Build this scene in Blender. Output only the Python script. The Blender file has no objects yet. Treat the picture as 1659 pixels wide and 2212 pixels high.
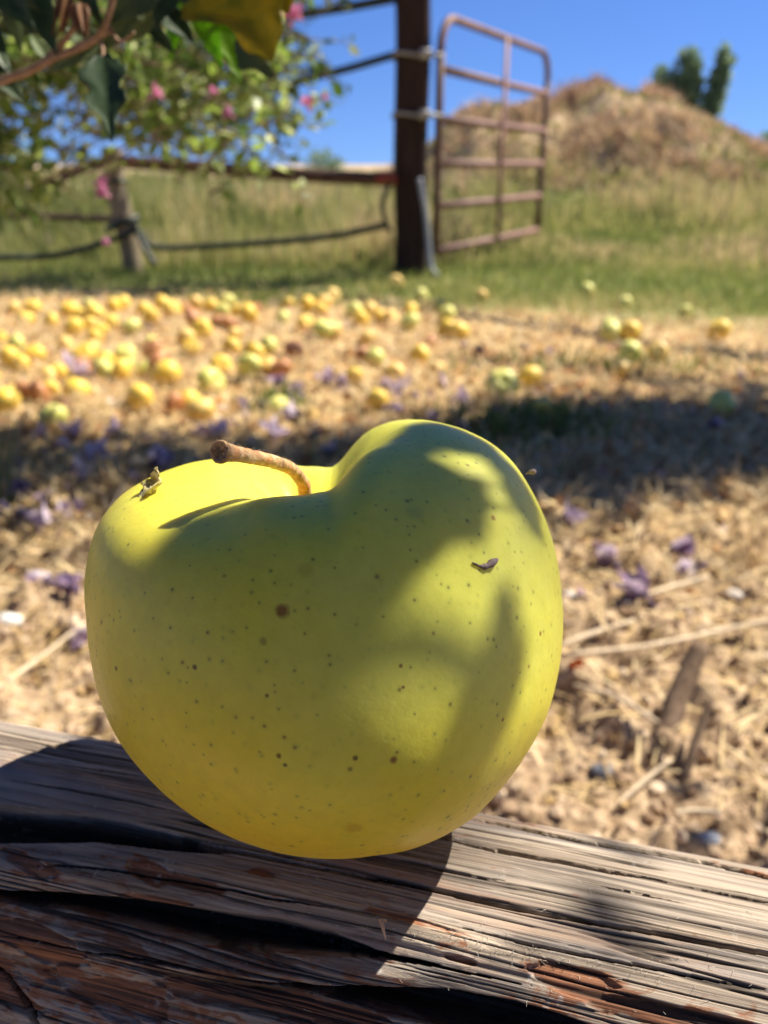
import bpy, math, random
import numpy as np
from mathutils import Vector, Matrix
R = math.radians
random.seed(7); rng = np.random.default_rng(11)
S = bpy.context.scene

# ------------------------------------------------------------------ camera
PITCH = 23.0; CAMZ = 0.46
W0, H0, F0 = 1659.0, 2212.0, 1770.0
cam_d = bpy.data.cameras.new('camera'); cam = bpy.data.objects.new('camera', cam_d)
S.collection.objects.link(cam); S.camera = cam
cam.location = (0, 0, CAMZ); cam.rotation_euler = (R(90 - PITCH), 0, 0)
cam_d.sensor_fit = 'VERTICAL'; cam_d.sensor_height = 36; cam_d.lens = 36 * F0 / H0
cam_d.clip_start = 0.005; cam_d.clip_end = 3000
cam_d.dof.use_dof = True; cam_d.dof.focus_distance = 0.117; cam_d.dof.aperture_fstop = 21.0
cam_d.dof.aperture_blades = 0

# ------------------------------------------------------------------ sky and sun
AZ, EL = 61.0, 51.0
SUN = np.array([math.cos(R(EL)) * math.sin(R(AZ)), math.cos(R(EL)) * math.cos(R(AZ)), math.sin(R(EL))])
w = bpy.data.worlds.new('World'); S.world = w; w.use_nodes = True
nt = w.node_tree; bg = nt.nodes['Background']
sky = nt.nodes.new('ShaderNodeTexSky'); sky.sky_type = 'NISHITA'; sky.sun_disc = False
sky.sun_elevation = R(EL); sky.sun_rotation = R(AZ)
sky.altitude = 1500; sky.air_density = 1.0; sky.dust_density = 0.05; sky.ozone_density = 2.5
hs = nt.nodes.new('ShaderNodeHueSaturation'); hs.inputs['Saturation'].default_value = 1.25
hs.inputs['Value'].default_value = 1.0; hs.inputs['Hue'].default_value = .515
# dry, clear desert air: the deep blue reaches down almost to the horizon
tcw = nt.nodes.new('ShaderNodeTexCoord'); vadd = nt.nodes.new('ShaderNodeVectorMath'); vadd.operation = 'ADD'; vadd.inputs[1].default_value = (0, 0, .16)
vno = nt.nodes.new('ShaderNodeVectorMath'); vno.operation = 'NORMALIZE'
nt.links.new(tcw.outputs['Generated'], vadd.inputs[0]); nt.links.new(vadd.outputs[0], vno.inputs[0]); nt.links.new(vno.outputs[0], sky.inputs[0])
nt.links.new(sky.outputs[0], hs.inputs['Color']); nt.links.new(hs.outputs[0], bg.inputs['Color'])
bg.inputs['Strength'].default_value = 0.075
sd = bpy.data.lights.new('sun', 'SUN'); sd.energy = 5.0; sd.angle = R(0.53); sd.color = (1.0, 0.92, 0.77)
so = bpy.data.objects.new('sun', sd); S.collection.objects.link(so)
so.rotation_euler = Vector(tuple(SUN)).to_track_quat('Z', 'Y').to_euler()
S.view_settings.view_transform = 'Standard'; S.view_settings.look = 'None'
S.view_settings.exposure = 1.08; S.view_settings.gamma = 1.0
S.render.engine = 'CYCLES'
S.cycles.max_bounces = 8; S.cycles.transparent_max_bounces = 8

# ------------------------------------------------------------------ helpers
sp_, cp_ = math.sin(R(PITCH)), math.cos(R(PITCH))
CAM = np.array([0, 0, CAMZ])
def ray(px, py):
    a = (px - W0/2)/F0; b = (py - H0/2)/F0
    return np.array([a, cp_ - b*sp_, -sp_ - b*cp_])
def at(px, py, depth):
    """point at that distance along the optical axis"""
    return CAM + ray(px, py)*depth
def atY(px, py, Y):
    d = ray(px, py); return CAM + d*(Y/d[1])
def atZ(px, py, Z=0.0):
    d = ray(px, py); return CAM + d*((Z - CAMZ)/d[2])
def proj(P):
    P = np.asarray(P) - CAM
    dep = P[..., 1]*cp_ - P[..., 2]*sp_
    dn = -P[..., 2]*cp_ - P[..., 1]*sp_
    return np.stack([W0/2 + F0*P[..., 0]/dep, H0/2 + F0*dn/dep, dep], -1)

def _h(ix, iy, iz, seed):
    h = (ix.astype(np.int64)*374761393 + iy.astype(np.int64)*668265263 + iz.astype(np.int64)*2147483647 + seed*1274126177) & 0xffffffff
    h = ((h ^ (h >> 13))*1274126177) & 0xffffffff
    h = ((h ^ (h >> 15))*2246822519) & 0xffffffff
    return ((h ^ (h >> 16)) & 0xffffff)/float(0xffffff)
def vn(x, y, z=None, seed=0):
    x = np.asarray(x, float); y = np.asarray(y, float)
    z = np.zeros_like(x) if z is None else np.asarray(z, float)
    xi, yi, zi = np.floor(x), np.floor(y), np.floor(z)
    fx, fy, fz = x-xi, y-yi, z-zi
    fx = fx*fx*(3-2*fx); fy = fy*fy*(3-2*fy); fz = fz*fz*(3-2*fz)
    r = 0
    for a in (0, 1):
        for b in (0, 1):
            for c in (0, 1):
                wt = (fx if a else 1-fx)*(fy if b else 1-fy)*(fz if c else 1-fz)
                r = r + wt*_h(xi+a, yi+b, zi+c, seed)
    return r
def vn2(x, y, seed=0):
    x = np.asarray(x, float); y = np.asarray(y, float)
    xi, yi = np.floor(x), np.floor(y); fx, fy = x-xi, y-yi
    fx = fx*fx*(3-2*fx); fy = fy*fy*(3-2*fy); zi = np.zeros_like(xi)
    r = 0
    for a in (0, 1):
        for b in (0, 1):
            r = r + (fx if a else 1-fx)*(fy if b else 1-fy)*_h(xi+a, yi+b, zi, seed)
    return r
def fbm(x, y, o=4, seed=0):
    r = 0; a = 1; t = 0
    for i in range(o):
        r = r + a*vn2(x*2**i, y*2**i, seed+i*17); t += a; a *= .5
    return r/t
def sm(e0, e1, x):
    t = np.clip((np.asarray(x, float)-e0)/(e1-e0), 0, 1); return t*t*(3-2*t)

def make_mesh(name, V, F, mat, parent=None, smooth=True, attrs=None, loc=None):
    """V (n,3); F: array (m,k) or list of arrays; one linked mesh object"""
    V = np.asarray(V, float)
    Fl = F if isinstance(F, list) else [F]
    me = bpy.data.meshes.new(name)
    me.vertices.add(len(V)); me.vertices.foreach_set('co', V.astype(np.float32).ravel())
    tot = []; vi = []
    for f in Fl:
        f = np.asarray(f, np.int32)
        if len(f) == 0: continue
        tot.append(np.full(len(f), f.shape[1], np.int32)); vi.append(f.ravel())
    tot = np.concatenate(tot); vi = np.concatenate(vi)
    st = np.concatenate([[0], np.cumsum(tot)[:-1]]).astype(np.int32)
    me.loops.add(len(vi)); me.loops.foreach_set('vertex_index', vi)
    me.polygons.add(len(tot)); me.polygons.foreach_set('loop_start', st); me.polygons.foreach_set('loop_total', tot)
    me.update(calc_edges=True); me.validate()
    me.polygons.foreach_set('use_smooth', np.full(len(me.polygons), smooth, bool))
    for k, a in (attrs or {}).items():
        at_ = me.attributes.new(k, 'FLOAT', 'POINT'); at_.data.foreach_set('value', np.asarray(a, np.float32))
    if isinstance(mat, (list, tuple)):
        for m in mat: me.materials.append(m)
    else: me.materials.append(mat)
    o = bpy.data.objects.new(name, me); S.collection.objects.link(o)
    if parent is not None: o.parent = parent
    if loc is not None: o.location = loc
    return o
def tag(o, label=None, cat=None, group=None, kind=None):
    if label: o['label'] = label
    if cat: o['category'] = cat
    if group: o['group'] = group
    if kind: o['kind'] = kind
    return o
def empty(name, loc=(0, 0, 0), **k):
    o = bpy.data.objects.new(name, None); S.collection.objects.link(o); o.location = loc
    o.empty_display_size = .05
    return tag(o, **k)
def grid_faces(n, m, wrap=False):
    """n rows, m columns"""
    i = np.arange(n-1)[:, None]; j = np.arange(m if wrap else m-1)[None, :]
    a = i*m + j; b = i*m + (j+1) % m; c = (i+1)*m + (j+1) % m; d = (i+1)*m + j
    return np.stack([a+0*j, b+0*i, c+0*i, d+0*j], -1).reshape(-1, 4)
def frames(P):
    P = np.asarray(P, float); T = np.gradient(P, axis=0); T /= np.linalg.norm(T, axis=1, keepdims=True)+1e-12
    up = np.array([0, 0, 1.]) if abs(T[0][2]) < .9 else np.array([1., 0, 0])
    N = []; n = up
    for t in T:
        n = n - t*np.dot(n, t); n = n/np.linalg.norm(n); N.append(n)
    N = np.array(N); return T, N, np.cross(T, N)
def tube(P, r, k=8, caps=True):
    P = np.asarray(P, float); r = np.broadcast_to(np.asarray(r, float), (len(P),))
    T, N, B = frames(P); a = np.linspace(0, 2*np.pi, k, endpoint=False)
    V = P[:, None] + r[:, None, None]*(np.cos(a)[None, :, None]*N[:, None] + np.sin(a)[None, :, None]*B[:, None])
    V = V.reshape(-1, 3); F = grid_faces(len(P), k, True)
    Fl = [F[:, ::-1]]
    if caps:
        n = len(V); V = np.vstack([V, P[0], P[-1]]); j = np.arange(k)
        Fl.append(np.stack([np.full(k, n), j, (j+1) % k], -1)[:, ::-1][:, ::-1])
        q = (len(P)-1)*k
        Fl.append(np.stack([np.full(k, n+1), q+(j+1) % k, q+j], -1))
    return V, Fl
def smooth_path(P, n=24):
    P = np.asarray(P, float); m = len(P)
    Q = np.vstack([2*P[0]-P[1], P, 2*P[-1]-P[-2]]); out = []
    for i in np.linspace(0, m-1, n):
        k = min(int(i), m-2); t = i-k; a, b, c, d = Q[k], Q[k+1], Q[k+2], Q[k+3]
        out.append(.5*((2*b)+(-a+c)*t+(2*a-5*b+4*c-d)*t*t+(-a+3*b-3*c+d)*t**3))
    return np.array(out)
class MB:
    def __init__(s): s.V = []; s.F = {}; s.n = 0; s.A = []
    def add(s, V, F, a=0.0):
        for f in (F if isinstance(F, list) else [F]):
            f = np.asarray(f)
            if len(f): s.F.setdefault(f.shape[1], []).append(f+s.n)
        s.V.append(np.asarray(V)); s.A.append(np.broadcast_to(np.asarray(a, float), (len(V),))); s.n += len(V)
    def tube(s, P, r, k=8, a=0.0): V, F = tube(P, r, k); s.add(V, F, a)
    def box(s, c, size, rot=None, a=0.0):
        c = np.asarray(c, float); h = np.asarray(size, float)/2
        V = np.array([[x, y, z] for x in (-1, 1) for y in (-1, 1) for z in (-1, 1)])*h
        if rot is not None: V = V @ np.array(rot).T
        s.add(V+c, np.array([[0, 1, 3, 2], [4, 6, 7, 5], [0, 4, 5, 1], [2, 3, 7, 6], [0, 2, 6, 4], [1, 5, 7, 3]]), a)
    def build(s, name, mat, parent=None, smooth=True, attr='tint'):
        return make_mesh(name, np.vstack(s.V), [np.vstack(f) for f in s.F.values()], mat, parent, smooth, {attr: np.concatenate(s.A)})

# ------------------------------------------------------------------ materials
class NT:
    def __init__(s, name):
        s.m = bpy.data.materials.new(name); s.m.use_nodes = True; s.t = s.m.node_tree
        s.b = s.t.nodes['Principled BSDF']; s.out = s.t.nodes['Material Output']
    def n(s, typ, **k):
        x = s.t.nodes.new('ShaderNode'+typ)
        for a, v in k.items():
            if a in x.bl_rna.properties.keys(): setattr(x, a, v)
            else: x.inputs[a.replace('_', ' ')].default_value = v
        return x
    def l(s, a, b): s.t.links.new(a, b)
    def obj(s, scale=(1, 1, 1), space='Object', rot=(0, 0, 0)):
        tc = s.n('TexCoord'); mp = s.n('Mapping'); mp.inputs['Scale'].default_value = scale; mp.inputs['Rotation'].default_value = rot
        s.l(tc.outputs[space], mp.inputs['Vector']); return mp.outputs[0]
    def noise(s, vec, scale=5, detail=4, rough=.55, dist=0):
        x = s.n('TexNoise'); x.inputs['Scale'].default_value = scale; x.inputs['Detail'].default_value = detail
        x.inputs['Roughness'].default_value = rough; x.inputs['Distortion'].default_value = dist
        if vec is not None: s.l(vec, x.inputs['Vector'])
        return x.outputs['Fac']
    def ramp(s, fac, stops, interp='LINEAR'):
        x = s.n('ValToRGB'); cr = x.color_ramp; cr.interpolation = interp
        while len(cr.elements) < len(stops): cr.elements.new(.5)
        for e, (p, c) in zip(cr.elements, stops):
            e.position = p; e.color = (*c, 1) if len(c) == 3 else c
        s.l(fac, x.inputs[0]); return x.outputs[0]
    def rmap(s, fac, a, b, c=0, d=1):
        x = s.n('MapRange'); x.clamp = True
        for k, v in zip((1, 2, 3, 4), (a, b, c, d)): x.inputs[k].default_value = v
        s.l(fac, x.inputs[0]); return x.outputs[0]
    def mix(s, fac, a, b, mode='MIX'):
        x = s.n('Mix'); x.data_type = 'RGBA'; x.blend_type = mode
        for sock, v in ((x.inputs[0], fac), (x.inputs[6], a), (x.inputs[7], b)):
            if isinstance(v, (int, float)): sock.default_value = v
            elif isinstance(v, tuple): sock.default_value = (*v, 1) if len(v) == 3 else v
            else: s.l(v, sock)
        return x.outputs[2]
    def math(s, op, a, b=None):
        x = s.n('Math'); x.operation = op
        for i, v in enumerate((a, b)):
            if v is None: continue
            if isinstance(v, (int, float)): x.inputs[i].default_value = v
            else: s.l(v, x.inputs[i])
        return x.outputs[0]
    def attr(s, name):
        x = s.n('Attribute'); x.attribute_name = name; return x.outputs['Fac']
    def bump(s, h, strength=.3, dist=.01):
        x = s.n('Bump'); x.inputs['Strength'].default_value = strength; x.inputs['Distance'].default_value = dist
        s.l(h, x.inputs['Height']); s.l(x.outputs[0], s.b.inputs['Normal']); return x
    def col(s, c, rough=.8, spec=.3):
        if isinstance(c, tuple): s.b.inputs['Base Color'].default_value = (*c, 1)
        else: s.l(c, s.b.inputs['Base Color'])
        s.b.inputs['Roughness'].default_value = rough; s.b.inputs['Specular IOR Level'].default_value = spec
        return s

def simple(name, c1, c2, scale=40, rough=.8, spec=.3, bump=.3, bd=.002, detail=5, stretch=(1, 1, 1)):
    m = NT(name); v = m.obj(stretch); f = m.noise(v, scale, detail, .6)
    m.col(m.mix(m.rmap(f, .3, .7), c1, c2), rough, spec)
    if bump: m.bump(m.noise(v, scale*3, 4, .6), bump, bd)
    return m.m
def leafy(name, stops, trans=.45, rough=.5, spec=.4, tcol=1.3):
    """foliage: colour by a per-leaf tint attribute, light shining through"""
    m = NT(name); t = m.attr('tint'); c = m.ramp(t, stops)
    m.col(c, rough, spec)
    tr = m.n('BsdfTranslucent'); hv = m.n('HueSaturation'); hv.inputs['Value'].default_value = tcol
    hv.inputs['Saturation'].default_value = 1.1; hv.inputs['Hue'].default_value = .49
    m.l(c, hv.inputs['Color']); m.l(hv.outputs[0], tr.inputs['Color'])
    mx = m.n('MixShader'); mx.inputs[0].default_value = trans
    m.l(m.b.outputs[0], mx.inputs[1]); m.l(tr.outputs[0], mx.inputs[2]); m.l(mx.outputs[0], m.out.inputs['Surface'])
    return m.m

def apple_skin():
    m = NT('apple_skin'); v = m.obj()
    sep = m.n('SeparateXYZ'); m.l(v, sep.inputs[0])
    # yellow below and on the left, greener on top and right (ripeness of the skin)
    g = m.math('ADD', m.rmap(sep.outputs['Z'], -.034, .020, 0, .85), m.rmap(sep.outputs['X'], -.04, .04, -.12, .14))
    n1 = m.noise(v, 22, 3, .5); g = m.math('ADD', g, m.rmap(n1, .3, .7, -.22, .22))
    c = m.ramp(g, [(0, (.82, .54, .03)), (.4, (.74, .59, .045)), (.8, (.65, .61, .07)), (1, (.60, .60, .10))])
    # waxy pale bloom in patches
    n2 = m.noise(v, 60, 4, .6); c = m.mix(m.rmap(n2, .5, .8, 0, .22), c, (.56, .55, .20))
    n3 = m.noise(v, 420, 3, .6); c = m.mix(m.rmap(n3, .35, .75, 0, .26), c, (.42, .38, .04))
    # lenticels
    def dots(scale, rad, col, c, amt, seed):
        mp = m.n('Mapping'); mp.inputs['Location'].default_value = (seed, seed*.7, seed*1.3); m.l(v, mp.inputs[0])
        vo = m.n('TexVoronoi'); vo.inputs['Scale'].default_value = scale; vo.inputs['Randomness'].default_value = 1
        m.l(mp.outputs[0], vo.inputs['Vector'])
        sc = m.n('SeparateColor'); m.l(vo.outputs['Color'], sc.inputs[0])
        d = m.math('DIVIDE', vo.outputs['Distance'], m.rmap(sc.outputs[0], 0, 1, rad*.5, rad))
        k = m.rmap(d, .55, 1.0, amt, 0)
        halo = m.rmap(d, .7, 2.3, .28, 0)
        c = m.mix(halo, c, (.30, .36, .06)); return m.mix(k, c, col)
    c = dots(520, .16, (.28, .24, .05), c, .85, 5.3)
    c = dots(300, .12, (.22, .17, .04), c, .75, .3)
    c = dots(210, .08, (.26, .13, .03), c, .8, 2.1)
    # russet blemishes
    for (p, r, col) in BLEM:
        vm = m.n('VectorMath'); vm.operation = 'DISTANCE'; m.l(v, vm.inputs[0]); vm.inputs[1].default_value = tuple(p)
        dd = m.math('ADD', vm.outputs['Value'], m.rmap(m.noise(v, 900, 2), 0, 1, -r*.5, r*.5))
        c = m.mix(m.rmap(dd, r*.55, r*1.25, .9, 0), c, col)
    m.col(c, .42, .33)
    b = m.b.inputs
    b['Subsurface Weight'].default_value = .5; b['Subsurface Radius'].default_value = (1.0, .75, .15); b['Subsurface Scale'].default_value = .005
    m.l(m.rmap(n2, .3, .7, .33, .46), b['Roughness'])
    hgt = m.math('ADD', m.noise(v, 260, 3), m.math('MULTIPLY', m.noise(v, 1500, 2), .25)); m.bump(hgt, .10, .0012)
    return m.m

def wood_mat():
    m = NT('weathered_wood')
    v1 = m.obj((9, 900, 900)); v2 = m.obj((22, 2400, 2400)); v3 = m.obj((12, 170, 170)); v4 = m.obj((60, 60, 60)); v5 = m.obj((8, 190, 190))
    g1 = m.noise(v1, 1, 5, .62, .3); g2 = m.noise(v2, 1, 3, .6, .2); g3 = m.noise(v3, 1, 4, .55, .6); g5 = m.noise(v5, 1, 3, .5, .4)
    c = m.ramp(g1, [(.30, (.07, .052, .042)), (.42, (.25, .20, .16)), (.56, (.42, .345, .275)), (.75, (.60, .495, .39))])
    c = m.mix(m.rmap(g5, .48, .68, 0, .55), c, m.ramp(g2, [(.3, (.135, .135, .155)), (.7, (.34, .335, .35))]))
    c = m.mix(m.rmap(g2, .28, .44, .6, 0), c, (.07, .055, .05))
    # tan streaks
    c = m.mix(m.rmap(g3, .54, .70, 0, .55), c, (.50, .29, .17))
    st = m.noise(m.obj((16, 60, 60)), 1, 4, .6, .5); c = m.mix(m.rmap(st, .50, .66, 0, .62), c, (.115, .11, .12))
    # peeled reddish inner wood, and the redder front face
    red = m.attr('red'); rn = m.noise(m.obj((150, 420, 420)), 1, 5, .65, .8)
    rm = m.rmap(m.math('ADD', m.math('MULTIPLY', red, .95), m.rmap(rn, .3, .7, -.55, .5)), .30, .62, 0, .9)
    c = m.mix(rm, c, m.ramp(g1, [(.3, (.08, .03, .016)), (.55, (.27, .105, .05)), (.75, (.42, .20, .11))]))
    cr = m.attr('crack'); c = m.mix(m.rmap(cr, .05, .6, 0, .85), c, (.035, .026, .022))
    # pale lichen-like fuzz
    fz = m.noise(v4, 8, 5, .7); c = m.mix(m.rmap(m.math('MULTIPLY', fz, m.noise(v4, 1, 2)), .36, .46, 0, .55), c, (.62, .60, .57))
    m.col(c, .85, .22)
    h = m.math('ADD', m.math('MULTIPLY', g1, .6), m.math('ADD', m.math('MULTIPLY', g2, .5), m.math('MULTIPLY', fz, .25)))
    m.bump(h, .6, .0006)
    return m.m

def ground_mat():
    m = NT('ground_soil'); v = m.obj()
    n1 = m.noise(v, 9, 6, .6); n2 = m.noise(v, 70, 5, .65); n3 = m.noise(v, 3.0, 5, .65)
    soil = m.ramp(n2, [(.34, (.13, .08, .045)), (.50, (.41, .29, .18)), (.72, (.65, .51, .35))])
    soil = m.mix(m.rmap(n1, .3, .7, .25, 0), soil, (.27, .18, .11))
    litter = m.ramp(n2, [(.3, (.20, .13, .06)), (.47, (.50, .36, .175)), (.68, (.74, .57, .32))])
    green = m.ramp(n1, [(.3, (.13, .16, .045)), (.55, (.22, .23, .075)), (.72, (.38, .31, .16))])
    brown = m.ramp(n3, [(.3, (.26, .17, .10)), (.5, (.52, .38, .24)), (.7, (.68, .53, .36))])
    c = m.mix(m.attr('litter'), soil, litter); c = m.mix(m.attr('green'), c, green); c = m.mix(m.attr('pile'), c, brown)
    m.col(c, .95, .15)
    m.bump(m.math('ADD', n2, m.math('MULTIPLY', m.noise(v, 260, 4, .6), .5)), .8, .008)
    return m.m

# ------------------------------------------------------------------ terrain
def mound(x, y):
    # long brushy soil heap behind the gate
    X = np.array([-1.2, -.1, .35, .65, .85, 1.35, 1.77, 2.24, 2.84, 3.33, 3.73, 4.1, 4.8, 6.0])
    Z = np.array([0, .3, .75, 1.20, 1.40, 1.40, 1.42, 1.66, 1.48, 1.20, .90, .60, .35, 0])
    p = np.interp(x, X, Z)
    d = (y-9.4)
    prof = np.where(d < 0, np.exp(-(d/2.0)**2), np.exp(-(d/3.0)**2))
    return .70*p*prof
def Hh(x, y, fine=True):
    x = np.asarray(x, float); y = np.asarray(y, float)
    z = mound(x, y)*(1+.12*(fbm(x*1.1+5, y*1.1, 4, 3)-.5)+.30*(fbm(x*3.3+5, y*3.3, 4, 4)-.5))
    z = z + .55*np.exp(-((x+7.6)/3.0)**2-((y-13)/2.2)**2)*(1+.5*(fbm(x*.7, y*.7, 3, 9)-.5))    # bare soil bank far left
    z = z + .35*sm(18, 40, y)*(fbm(x*.03+4, y*.02, 3, 21)-.45)
    far = sm(1.2, 6, np.hypot(x, y))
    z = z + .05*(fbm(x*.9, y*.9, 3, 5)-.5)*far
    if fine:
        near = 1-sm(.9, 3.2, np.hypot(x, y))
        z = z + near*(.050*(fbm(x*13, y*13, 3, 31)-.5) + .055*np.maximum(0, fbm(x*38, y*38, 3, 41)-.45) + .014*(fbm(x*90, y*90, 2, 43)-.5))
        z = z + .02*(fbm(x*5, y*5, 3, 51)-.5)
    return z
def green_edge(x):
    """distance at which the dry litter turns to green grass"""
    px = 829 + 1770*x/3.0
    return np.interp(px, [-400, 0, 500, 760, 1000, 1250, 1659, 2200], [3.30, 3.25, 3.3, 3.1, 2.75, 2.62, 2.45, 2.3])
def atG(px, py, off=0.0):
    """where a line of sight meets the uneven ground"""
    z = off
    for _ in range(12):
        p = atZ(px, py, z); z = .5*z+.5*(float(Hh(np.array([p[0]]), np.array([p[1]]))[0])+off)
    return atZ(px, py, z)
MAT = {}
MAT['ground'] = ground_mat()
n = 1000; k = 9.0; t = np.linspace(-1, 1, n); A = 900/math.sinh(k)
gx, gy = np.meshgrid(A*np.sinh(k*t), .60+A*np.sinh(k*t))
gx = gx.ravel(); gy = gy.ravel(); gz = Hh(gx, gy)
litter = sm(.85, 1.3, np.hypot(gx, gy) + .35*(fbm(gx*4, gy*4, 3, 61)-.5))
green = sm(-.15, .25, gy-green_edge(gx) + .5*(fbm(gx*3, gy*3, 3, 71)-.5))
pile = np.clip(mound(gx, gy)*2.5-.55 + .5*(fbm(gx*2, gy*2, 3, 81)-.5), 0, 1)
pile = np.maximum(pile, np.clip(2.2*np.exp(-((gx+7.6)/3.2)**2-((gy-13)/2.2)**2)-.25, 0, 1))
pile = np.maximum(pile, sm(20, 34, gy)*.8)
ground = make_mesh('ground', np.stack([gx, gy, gz], -1), grid_faces(n, n), MAT['ground'], attrs=dict(litter=litter, green=green, pile=pile))
tag(ground, kind='structure', label='bare soil, dry litter and grassy ground reaching to the horizon')
del gx, gy, gz

# ------------------------------------------------------------------ wooden rail
LA = R(-15.0)
U = np.array([math.cos(LA), math.sin(LA), 0]); Vv = np.array([-math.sin(LA), math.cos(LA), 0])
RO = np.array([0.0, 0.0939, 0.3479])
prof = np.array([(.030, -.150), (.0, -.152), (-.022, -.145), (-.032, -.11), (-.031, -.075), (-.0245, -.045), (-.0165, -.026), (-.008, -.0105), (-.003, -.0032),
                 (.002, -.0002), (.008, .0018), (.014, .0026), (.020, .0022), (.0275, .0008), (.0325, -.0022), (.0365, -.0085), (.040, -.030), (.042, -.08), (.039, -.13)])
prof = prof*.96; pp = smooth_path(prof, 2400)
L = np.concatenate([[0], np.cumsum(np.linalg.norm(np.diff(pp, axis=0), axis=1))])
vis0 = L[np.argmin(np.linalg.norm(pp-prof[5], axis=1))]; vis1 = L[np.argmin(np.linalg.norm(pp-prof[15], axis=1))]
s_ = np.concatenate([np.linspace(0, vis0, 36, endpoint=False), np.linspace(vis0, vis1, 640, endpoint=False), np.linspace(vis1, L[-1], 40)])
cs = np.stack([np.interp(s_, L, pp[:, 0]), np.interp(s_, L, pp[:, 1])], -1)
us = np.concatenate([-np.geomspace(.9, .105, 60), np.linspace(-.1045, .1045, 900), np.geomspace(.105, .9, 60)])
ds = np.gradient(cs, axis=0); nr = np.stack([-ds[:, 1], ds[:, 0]], -1); nr /= np.linalg.norm(nr, axis=1, keepdims=True)
uu, ss = np.meshgrid(us, s_, indexing='ij')
v_ = np.broadcast_to(cs[:, 0], uu.shape).copy(); w_ = np.broadcast_to(cs[:, 1], uu.shape).copy()
nv = np.broadcast_to(nr[:, 0], uu.shape); nw = np.broadcast_to(nr[:, 1], uu.shape)
P0 = RO + uu[..., None]*U + v_[..., None]*Vv + w_[..., None]*np.array([0, 0, 1.])
Q = proj(P0); qx, qy = Q[..., 0], Q[..., 1]
wob = (fbm(uu*45, ss*60, 3, 101)-.5)
disp = .0026*(fbm(uu*9, ss*28, 3, 103)-.5) + .00035*(fbm(uu*12, ss*420, 4, 105)-.5) + .0002*(fbm(uu*60, ss*1100, 3, 107)-.5)
crack = np.zeros_like(uu); red = np.zeros_like(uu)
topm = sm(vis0+.02, vis0+.035, ss)
# fine grain splits running along the rail
for sd_, fu, fs, th, dp in ((111, 7, 650, .045, .0005), (112, 4, 330, .025, .0008), (113, 8, 1000, .06, .0003), (118, 6, 1300, .08, .0002)):
    f = np.abs(fbm(uu*fu+sd_, (ss+.0010*wob)*fs, 2, sd_)-.5); gate = sm(.47, .62, fbm(uu*9+3, ss*90, 2, sd_+50))
    c = (1-sm(0, th, f))*gate
    disp -= dp*c; crack = np.maximum(crack, c*(.75 if dp > .0004 else .35))
def groove(pts, depth, soft=.35, colr=1.0, lip=0.0):
    global disp, crack
    pts = np.array(pts, float); x = pts[:, 0]
    jy = 7*(fbm(qx*.012, qy*.0+len(pts), 3, int(pts[0, 1]))-.5) + 2.2*(fbm(qx*.07, qy*.01, 2, 5)-.5)
    yt = np.interp(qx, x, pts[:, 1])+jy*.8; yb = np.interp(qx, x, pts[:, 2])+jy*.5
    c = (yt+yb)/2; hw = np.maximum((yb-yt)/2, .01); e = (qy-c)/hw
    inside = (1-sm(1-soft, 1+soft*.4, np.abs(e)))*((qx > x[0]) & (qx < x[-1]))*np.minimum(1, hw/1.6)
    disp -= depth*inside*sm(0, 12, hw+7)
    crack = np.maximum(crack, inside*colr)
BIG = [([(-900, 1700, 1770), (-200, 1728, 1812), (0, 1743, 1824), (204, 1764, 1820), (357, 1797, 1839), (430, 1818, 1845), (511, 1841, 1852), (580, 1856, 1861), (700, 1880, 1883), (760, 1892, 1893)], .0095),
       ([(-900, 1840, 1850), (-200, 1898, 1915), (0, 1920, 1945), (153, 1926, 1966), (306, 1945, 2002), (460, 1966, 2041), (613, 1986, 2058), (715, 2012, 2060), (817, 2053, 2068), (966, 2089, 2094), (1068, 2112, 2115), (1150, 2130, 2131)], .0085),
       ([(500, 2104, 2106), (560, 2114, 2120), (664, 2119, 2136), (813, 2125, 2188), (966, 2137, 2222), (1119, 2166, 2262), (1272, 2212, 2300), (1500, 2290, 2330), (2100, 2500, 2520)], .0075),
       ([(-300, 2180, 2190), (0, 2090, 2100), (60, 2160, 2185), (95, 2225, 2260), (140, 2300, 2330)], .003)]
for pts, dp in BIG: groove(pts, dp, .22)
SMALL = [[(700, 1882), (813, 1903), (915, 1921), (1017, 1946), (1119, 1967), (1272, 1997), (1476, 2028), (1659, 2064), (1900, 2110)],
         [(930, 1812), (951, 1816), (1068, 1844), (1221, 1870), (1323, 1890), (1450, 1911)], [(1476, 1916), (1560, 1932), (1629, 1946), (1800, 1980)],
         [(990, 1768), (1017, 1773), (1119, 1793), (1272, 1824), (1425, 1847), (1527, 1865), (1659, 1898), (1900, 1950)],
         [(1251, 1911), (1374, 1936), (1500, 1961)], [(1000, 2010), (1150, 2045), (1300, 2075), (1500, 2110), (1659, 2140)],
         [(100, 1655), (230, 1672), (330, 1690)], [(0, 1600), (90, 1612), (200, 1618)], [(20, 1690), (160, 1712), (300, 1740), (420, 1770)],
         [(0, 2010), (160, 2040), (330, 2066), (520, 2108)], [(60, 1870), (250, 1885), (420, 1915), (600, 1950), (760, 1975)], [(800, 1850), (900, 1870), (1000, 1893), (1100, 1912)]]
for i, pl in enumerate(SMALL):
    hw = 5.0 if i in (0, 1, 3) else 2.8
    x0, x1 = pl[0][0], pl[-1][0]
    pts = []
    for x, y in pl:
        e = min(1, (x-x0)/120+.1, (x1-x)/120+.1); pts.append((x, y-hw*e, y+hw*e))
    groove(pts, .0036 if hw > 3 else .0018, .5, .95)
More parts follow.
